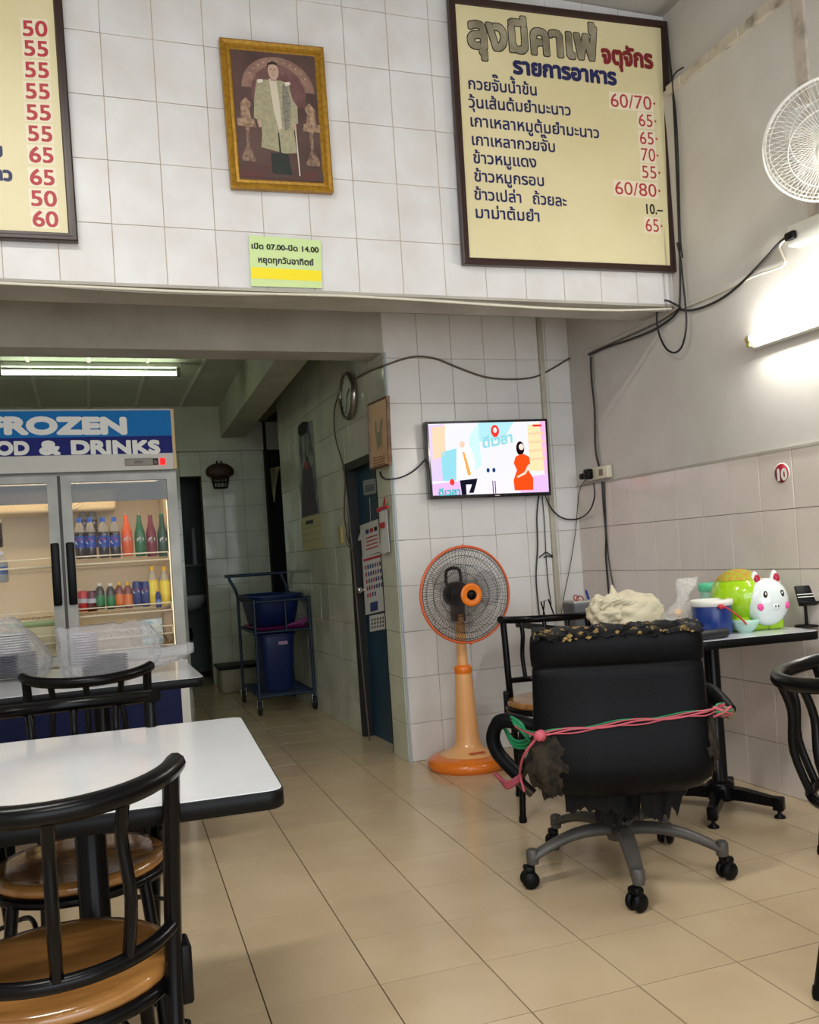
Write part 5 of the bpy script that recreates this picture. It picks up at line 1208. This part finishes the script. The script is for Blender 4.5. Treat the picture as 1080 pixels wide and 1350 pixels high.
cable('black cable hanging straight down below the television', CBK, AY([(711, 652), (708, 680), (709, 720), (707, 760), (710, 800), (713, 820)]), .0045)
cable('thin black cable with a knot below the television', CBK, AY([(715, 653), (718, 690), (720, 731), (723, 770), (727, 797)]), .003)
cable('knotted cable tie on the thin cable below the television', CBK, AY([(711, 735), (716, 731), (720, 728), (725, 731), (729, 734), (722, 733), (717, 735)]), .0035, 'cable_knot')
cable('black television cable looping up to the corner socket', CBK, AY([(719, 653), (727, 670), (742, 683), (762, 684)], -.03) + AX([(777, 674), (784, 655), (783, 637)], XR - .045), .0045)
cable('thin dark cable dropping behind the grey basket', CBR, [at(774, 630, 0, XR - .05)] + AY([(764, 648), (759, 700), (752, 745), (743, 790), (740, 815)], -.03), .003)
cable('black cable running down the corner above the socket', CBK, AX([(779, 470), (780, 500), (784, 540), (785, 590), (790, 615), (795, 625)], XR - .012), .006)
cable('thin grey cable beside the black one in the corner', CGR, AX([(781, 468), (783, 520), (788, 580), (793, 622)], XR - .008), .003)
cable('black cable dropping from the corner socket to the table', CBK, AX([(794, 635), (796, 670), (799, 705), (799, 735), (803, 785)], XR - .014), .006)
cable('thin black cable beside the drop to the table', CBK, AX([(797, 635), (799, 690), (803, 740), (811, 785)], XR - .012), .0035)
cable('black cable climbing the right wall from corner to bracket', CBK, AX([(777, 468), (800, 458), (830, 448), (860, 436), (885, 420), (897, 405)], XR - .018), .006)
cable('pale cable along the right wall corner line', CWH, AX([(775, 463), (830, 438), (885, 412), (897, 402)], XR - .008), .005)
cable('brown cable along the right wall corner line', CBR, AX([(775, 467), (820, 447), (870, 424), (896, 406)], XR - .014), .004)
cable('black cable rising to the socket box below the wall fan', CBK, AX([(895, 408), (912, 409), (935, 402), (960, 388), (985, 366), (1010, 340), (1030, 318), (1050, 305)], XR - .015), .006)
cable('white cable rising to the socket box below the wall fan', CWH, AX([(900, 406), (935, 392), (965, 379), (995, 364), (1033, 350), (1032, 336), (1028, 325), (1038, 313), (1048, 310)], XR - .010), .005)
cable('large black cable loop hanging under the mezzanine corner', CBK, AX([(895, 404), (888, 400), (877, 396), (868, 404), (866, 420), (869, 440), (878, 459), (890, 465), (900, 455), (905, 430), (904, 405), (901, 375), (898, 345), (893, 320)], XR - .05), .005)
cable('black cable bundle beside the menu board', CBK, [at(878, 30, 1, BY - .075), at(881, 60, 1, BY - .075), at(886, 105, 1, BY - .075)] + AX([(889, 150), (892, 220), (895, 300), (897, 370), (896, 404)], XR - .02), .0055)
cable('second black cable beside the menu board, swinging onto the ledge', CBK, [at(901, 89, 0, XR - .02), at(890, 97, 0, XR - .02), at(887, 112, 0, XR - .02), at(892, 160, 0, XR - .02), at(895, 230, 0, XR - .02), at(897, 310, 0, XR - .02), at(900, 340, 0, XR - .02)], .004)
cable('white conduit rising in the corner beside the menu board', CWH, [at(882, 25, 1, BY - .012), at(886, 110, 1, BY - .012), at(890, 250, 1, BY - .012), at(893, 403, 1, BY - .012)], .012, 'conduit', 2)
cable('pale cable clipped along the lower edge of the mezzanine front', CWH, [at(a, c, 1, BY - .012) for a, c in ((-30, 372), (60, 376), (150, 380), (230, 384), (330, 387), (450, 390), (560, 396), (650, 402), (740, 407), (820, 409), (885, 407))], .006)
cable('thin grey cable clipped along the lower edge of the mezzanine front', CGR, [at(a, c, 1, BY - .012) for a, c in ((-30, 370), (100, 380), (200, 386), (300, 389), (400, 389), (520, 392), (640, 399), (760, 408), (885, 410))], .004)
MBp = MB(); MBp.box(.955, -.022, 0, .985, .0, 2.72); tag(MBp.build('conduit', mat('aged_conduit', s(196, 190, 174), .5, c2=s(150, 144, 130), nscale=5)), 'vertical conduit on the wall right of the television', 'conduit')

# ================================================================= ON THE RIGHT TABLE
# piggy bank
pg = thing('piggy_bank', 'lime green pig money box with a white face and pink cheeks', 'piggy bank', (.950, -1.665, TH), R(-9)); pg.scale = (1.0, 1.0, 1.07)
LIME = mat('lime_glaze', s(158, 204, 22), .15, coat=.6); PW = mat('white_glaze', s(226, 236, 236), .12, coat=.6); GLIT = mat('gold_glitter', s(168, 196, 34), .3, .1, c2=s(206, 130, 60), nscale=70, bump=.6, bscale=300)
# local: faces -y
b = MB(); b.ell((-.035, .035, .125), .112, .125, .108, 36, 22); b.build('body', LIME, pg)
b = MB(); rr = []
for i in range(12):
    t_ = i/11; row = []
    for k in range(32):
        a = PI*(k/31)*1.0 ; th = .06 + t_*.85; d = Vector((math.sin(th)*math.cos(a*2), math.sin(th)*math.sin(a*2), math.cos(th)))
        row.append((-.035 + .1135*d.x, .035 + .1265*d.y, .125 + .1095*d.z))
    rr.append(row)
b.loft(rr, cap=False); b.build('glitter_back', GLIT, pg)
b = MB(); b.ell((.026, -.060, .106), .092, .066, .090, 36, 22); b.build('face', PW, pg)
b = MB(); b.ell((.028, -.116, .090), .022, .014, .016, 20, 12); b.build('snout', PW, pg)
for x in (.022, .034): b = MB(); b.ell((x, -.129, .092), .0028, .003, .0045, 8, 6); b.build('nostril', INK, pg)
for x in (-.012, .074):
    b = MB(); b.lathe([(.024, -.03), (.023, -.012), (.017, .008), (.009, .022), (.001, .028)], 14, c=(x, -.050, .196)); e = b.build('ear', PW, pg)
    b = MB(); b.ell((x, -.066, .192), .014, .010, .020, 14, 8); b.build('inner_ear', mat('crimson_glaze', s(176, 26, 62), .2), pg)
for x, y in ((-.010, -.115), (.062, -.115)):
    b = MB(); b.ell((x, y, .136), .0095, .006, .0145, 12, 8); b.build('eye', mat('brown_eye', s(50, 36, 26), .15), pg)
    b = MB(); b.ell((x - .002, y - .0055, .140), .003, .002, .0045, 8, 6); b.build('eye_glint', PW, pg)
for x, y in ((-.030, -.109), (.082, -.109)): b = MB(); b.ell((x, y, .092), .0145, .008, .0145, 14, 8); b.build('cheek', mat('pink_glaze', s(236, 84, 160), .3), pg)
for x, y in ((-.08, -.035), (.060, -.045), (-.10, .09), (.03, .11)):
    b = MB(); b.bbox(x - .035, y - .03, .0, x + .035, y + .03, .055, .016, seg=4); b.build('foot', LIME, pg)
b = MB(); b.bbox(-.10, -.06, 0, .085, .06, .03, .012, seg=3); b.build('belly_base', LIME, pg)
# ice cooler
q_ = on_t(944, 834); ic = thing('ice_cooler', 'small dark blue drink cooler with white rim and red handle', 'cooler', (.740, -1.675, TH)); ic.scale = (1.12, 1.12, .98)
NB = mat('navy_plastic', s(22, 50, 118), .3)
MB().lathe([(.062, 0), (.066, .006), (.0695, .115), (.068, .118)], 36).build('body', NB, ic)
MB().lathe([(.068, .116), (.074, .120), (.0745, .138), (.070, .142), (.066, .135), (.002, .128)], 36).build('rim', WHITEP, ic)
b = MB(); b.tube(bez([(-.02, -.074, .118), (.0, -.082, .110), (.035, -.094, .075), (.07, -.088, .042), (.086, -.06, .038)], 6), .0055, 6, flat=.6); b.T = Matrix.Translation((-.02, -.073, .117)) @ Matrix.Rotation(PI/2, 4, 'X'); b.lathe([(.010, 0), (.010, .008), (.001, .010)], 14); b.build('handle', mat('red_handle', s(196, 40, 52), .35), ic)
# mint lidded tub behind
q_ = at(941, 774, 1, -1.42); mt = thing('mint_container', 'mint green lidded container behind the blue drink cooler', 'container', (q_.x, -1.42, TH))
MINT = mat('mint_plastic', s(96, 206, 160), .3); H_ = q_.z - TH
MB().lathe([(.050, 0), (.056, .01), (.060, H_ - .012)], 32).build('tub', mat('pale_mint_plastic', s(170, 220, 200), .3, alpha=.9), mt); MB().lathe([(.064, H_ - .014), (.066, H_ - .006), (.066, H_ + .012), (.060, H_ + .020), (.002, H_ + .018)], 32).build('lid', MINT, mt)
# bowl
q_ = on_t(990, 834); MBw = MB(); MBw.lathe([(.026, 0), (.028, .004), (.040, .014), (.052, .034), (.056, .052), (.053, .052), (.048, .034), (.036, .018), (.002, .012)], 36)
t = MBw.build('mint_bowl', mat('pale_mint_bowl', s(176, 214, 200), .3), None, (q_.x, q_.y + .03, TH)); tag(t, 'pale mint green bowl in front of the pig money box', 'bowl')
# phone stand
q_ = on_t(1064, 826); ps_ = thing('phone_stand', 'black phone stand with tilted plate right of the pig money box', 'stand', (q_.x, q_.y, TH), R(-20))
MB().lathe([(.046, 0), (.048, .003), (.046, .007), (.01, .009)], 32).build('base', BLACKM, ps_)
MB().lathe([(.007, .006), (.006, .10)], 12).build('pole', BLACKM, ps_)
b = MB(); b.T = Matrix.Translation((0, -.01, .125)) @ Matrix.Rotation(R(-24), 4, 'X'); b.bbox(-.038, -.005, -.035, .038, .005, .045, .005); b.bbox(-.038, -.03, -.042, .038, .005, -.034, .003); b.build('plate', BLACKM, ps_)
b = MB(); b.T = Matrix.Translation((0, -.01, .125)) @ Matrix.Rotation(R(-24), 4, 'X')
for z in (-.006, .006): b.box(-.036, -.0062, z - .0015, .036, -.005, z + .0015)
b.build('pale_stripe', WHITEP, ps_)
# black pouch roll
q_ = on_t(955, 842); b = MB(); b.T = Matrix.Rotation(PI/2, 4, 'Y') @ Matrix.Translation((0, 0, -.082)); b.lathe([(.006, 0), (.017, .002), (.0185, .012), (.018, .08), (.0185, .152), (.017, .162), (.006, .164)], 20)
t = b.build('black_pouch', mat('matte_black_case', s(20, 20, 22), .5, bump=.2), None, (.615, -1.815, TH + .0185), R(4)); tag(t, 'black rolled pouch lying at the table edge by the office chair', 'pouch')
# grey basket with pen and red tape
q_ = at(772, 822, 1, -.85); gb = thing('grey_basket', 'small grey box beside the black wire stand, behind the office chair', 'box', (q_.x + .01, -.85, TH), R(-6))
b = MB(); b.bbox(-.095, -.07, 0, .095, .07, .115, .012, seg=3); b.build('box_body', mat('grey_plastic', s(84, 86, 92), .5), gb)
b = MB(); b.box(-.09, -.064, .114, .09, .064, .124); b.build('pale_lid', mat('pale_grey', s(176, 176, 170), .5), gb)
b = MB(); b.tube([(.005, -.02, .115), (-.012, -.03, .155)], .006, 8); b.tube([(-.012, -.03, .155), (-.015, -.032, .162)], .003, 6); t = b.build('pen', mat('blue_pen', s(30, 56, 160), .3), None, (gb.location.x, gb.location.y, TH + .012)); tag(t, 'blue pen standing on the grey box', 'pen')
for k in range(2):
    b = MB(); b.tube([(.016*math.cos(2*PI*j/20), .004*math.sin(2*PI*j/20), .014*math.sin(2*PI*j/20)) for j in range(20)], .003, 6, closed=True)
    t = b.build('red_band', mat('red_rubber', s(150, 60, 50), .5), None, (gb.location.x - .075 + .02*k, gb.location.y - .04, TH + .138 - .006*k), R(20 - 50*k)); tag(t, ('left' if k == 0 else 'right') + ' red rubber ring on the corner of the grey box', 'rubber ring')
# black wire stand
q_ = on_t(728, 826); b = MB(); q_ = at(728, 823, 1, -.50); zt = .075
w0 = Vector((q_.x, -.50, TH))
b.tube([(-.030, 0, .004), (-.040, .03, .105), (.005, .03, .115), (.025, 0, .004)], .0045, 6, closed=True); b.tube([(-.02, .03, .11), (-.02, .06, .004)], .004, 6)
t = b.build('wire_stand', BLACK, None, tuple(w0)); tag(t, 'small black wire frame stand between the chair rail and the grey box', 'stand')
# cloth bundle
def crumple(name, label, cat, loc, rx, ry, rz_, m, sd, amp=.28, seg=56, rings=34, fr=2.6, ridge=True):
    def fn(d):
        n = noise.noise(d*fr + Vector((sd, 0, 0))); m_ = 1 - abs(noise.noise(Vector((d.x*fr*1.7 + sd, d.y*fr*1.2, d.z*fr*2.2))))*2
        return 1 + amp*n + (amp*.42*m_ if ridge else 0) + .05*noise.noise(d*14)
    b = MB(); b.ell((0, 0, 0), rx, ry, rz_, seg, rings, fn=fn); zmin = min(v[2] for v in b.v); 
    b.v = [(x, y, max(z, -rz_*.75) + rz_*.75) for x, y, z in b.v]
    return tag(b.build(name, m, None, loc), label, cat)
CLO = mat('cream_cloth', s(206, 196, 170), .9, bump=.25, bscale=150, sheen=.3)
q_ = at(826, 812, 1, -1.30)
cb = thing('cloth_bundle', 'crumpled cream cloth bundle on the table behind the torn office chair', 'cloth', (q_.x, -1.30, TH)); cb.scale = (1.25, 1.1, 1.3)
def cr(nm, c, rx, ry, rz_, sd, amp=.2):
    b = MB(); fr = 2.4
    def fn(d): return 1 + amp*noise.noise(d*fr + Vector((sd, 0, 0))) + amp*.45*(1 - 2.2*abs(noise.noise(Vector((d.x*3.2 + sd, d.y*2.2, d.z*4.2)))))
    b.ell(c, rx, ry, rz_, 60, 36, fn=fn); b.v = [(x, y, max(z, .001)) for x, y, z in b.v]; return b.build(nm, CLO, cb)
cr('folded_cloth', (.02, 0, .055), .125, .08, .07, 2); cr('knotted_cloth', (-.085, -.01, .075), .065, .055, .052, 7, .35)
b = MB()
for k in range(5): 
    y0 = -.055 + .012*k; b.tube(bez([(-.13 + .02*k, y0, .09), (-.07 + .015*k, -.065, .115 - .006*k), (-.01 + .01*k, -.062, .10), (.035, -.05, .06 - .006*k), (.06 + .01*k, -.06, .02)], 5), .0075, 6, flat=.7)
b.build('twisted_fold', CLO, cb)
b = MB(); b.loft([[(-.07, -.03, .10), (-.03, -.03, .10), (-.03, .0, .10), (-.07, 0, .10)], [(-.065, -.02, .14), (-.045, -.02, .14), (-.045, -.005, .14), (-.065, -.005, .14)], [(-.060, -.015, .162), (-.056, -.015, .162), (-.056, -.01, .162), (-.060, -.01, .162)]], cap=True); b.build('cloth_tip', CLO, cb)
# clear bag with snacks
q_ = at(905, 812, 1, -1.60); sb_ = thing('snack_bag', 'clear plastic bag of crackers between the cloth and the blue cooler', 'bag', (q_.x - .005, -1.55, TH)); sb_.scale = (1.1, 1, 1.05)
b = MB(); rr = []
for zz_, rx, ry, dx in ((0, .05, .04, 0), (.02, .06, .045, 0), (.06, .065, .045, 0), (.09, .055, .035, .01), (.12, .03, .02, .02), (.15, .025, .016, .03), (.185, .045, .02, .045), (.215, .05, .012, .055)):
    rr.append([(dx + rx*math.cos(2*PI*k/36)*(1 + .25*noise.noise(Vector((k*.7, zz_*30, 3)))), ry*math.sin(2*PI*k/36)*(1 + .25*noise.noise(Vector((k*.6, zz_*30, 9)))), zz_) for k in range(36)])
b.loft(rr, cap=False); b.build('film', mixmat('clear_bag_film', s(236, 236, 232), .3), sb_)
SNK = mat('cracker', s(206, 160, 96), .7)
for k in range(9):
    b = MB(); b.lathe([(.014, -.003), (.018, 0), (.014, .003)], 12); o = b.build('cracker', SNK, sb_, (random.uniform(-.03, .03), random.uniform(-.02, .02), .015 + .009*k)); o.rotation_euler = (random.uniform(-.6, .6), random.uniform(-.6, .6), 0)
# pink leaflet tucked in front of the cooler
b = MB(); q_ = on_t(929, 838); b.add([(0, 0, 0), (.03, .02, .035), (.036, .03, .03), (.012, .02, 0), (0, .004, 0), (.03, .024, .035), (.036, .034, .03), (.012, .024, 0)], [(0,1,2,3), (7,6,5,4), (0,4,5,1), (1,5,6,2), (2,6,7,3), (3,7,4,0)])
tag(b.build('leaflet', mat('pink_print_paper', s(196, 60, 90), .5), None, (q_.x - .01, q_.y + .02, TH + .001)), 'small pink leaflet leaning beside the blue drink cooler', 'leaflet')
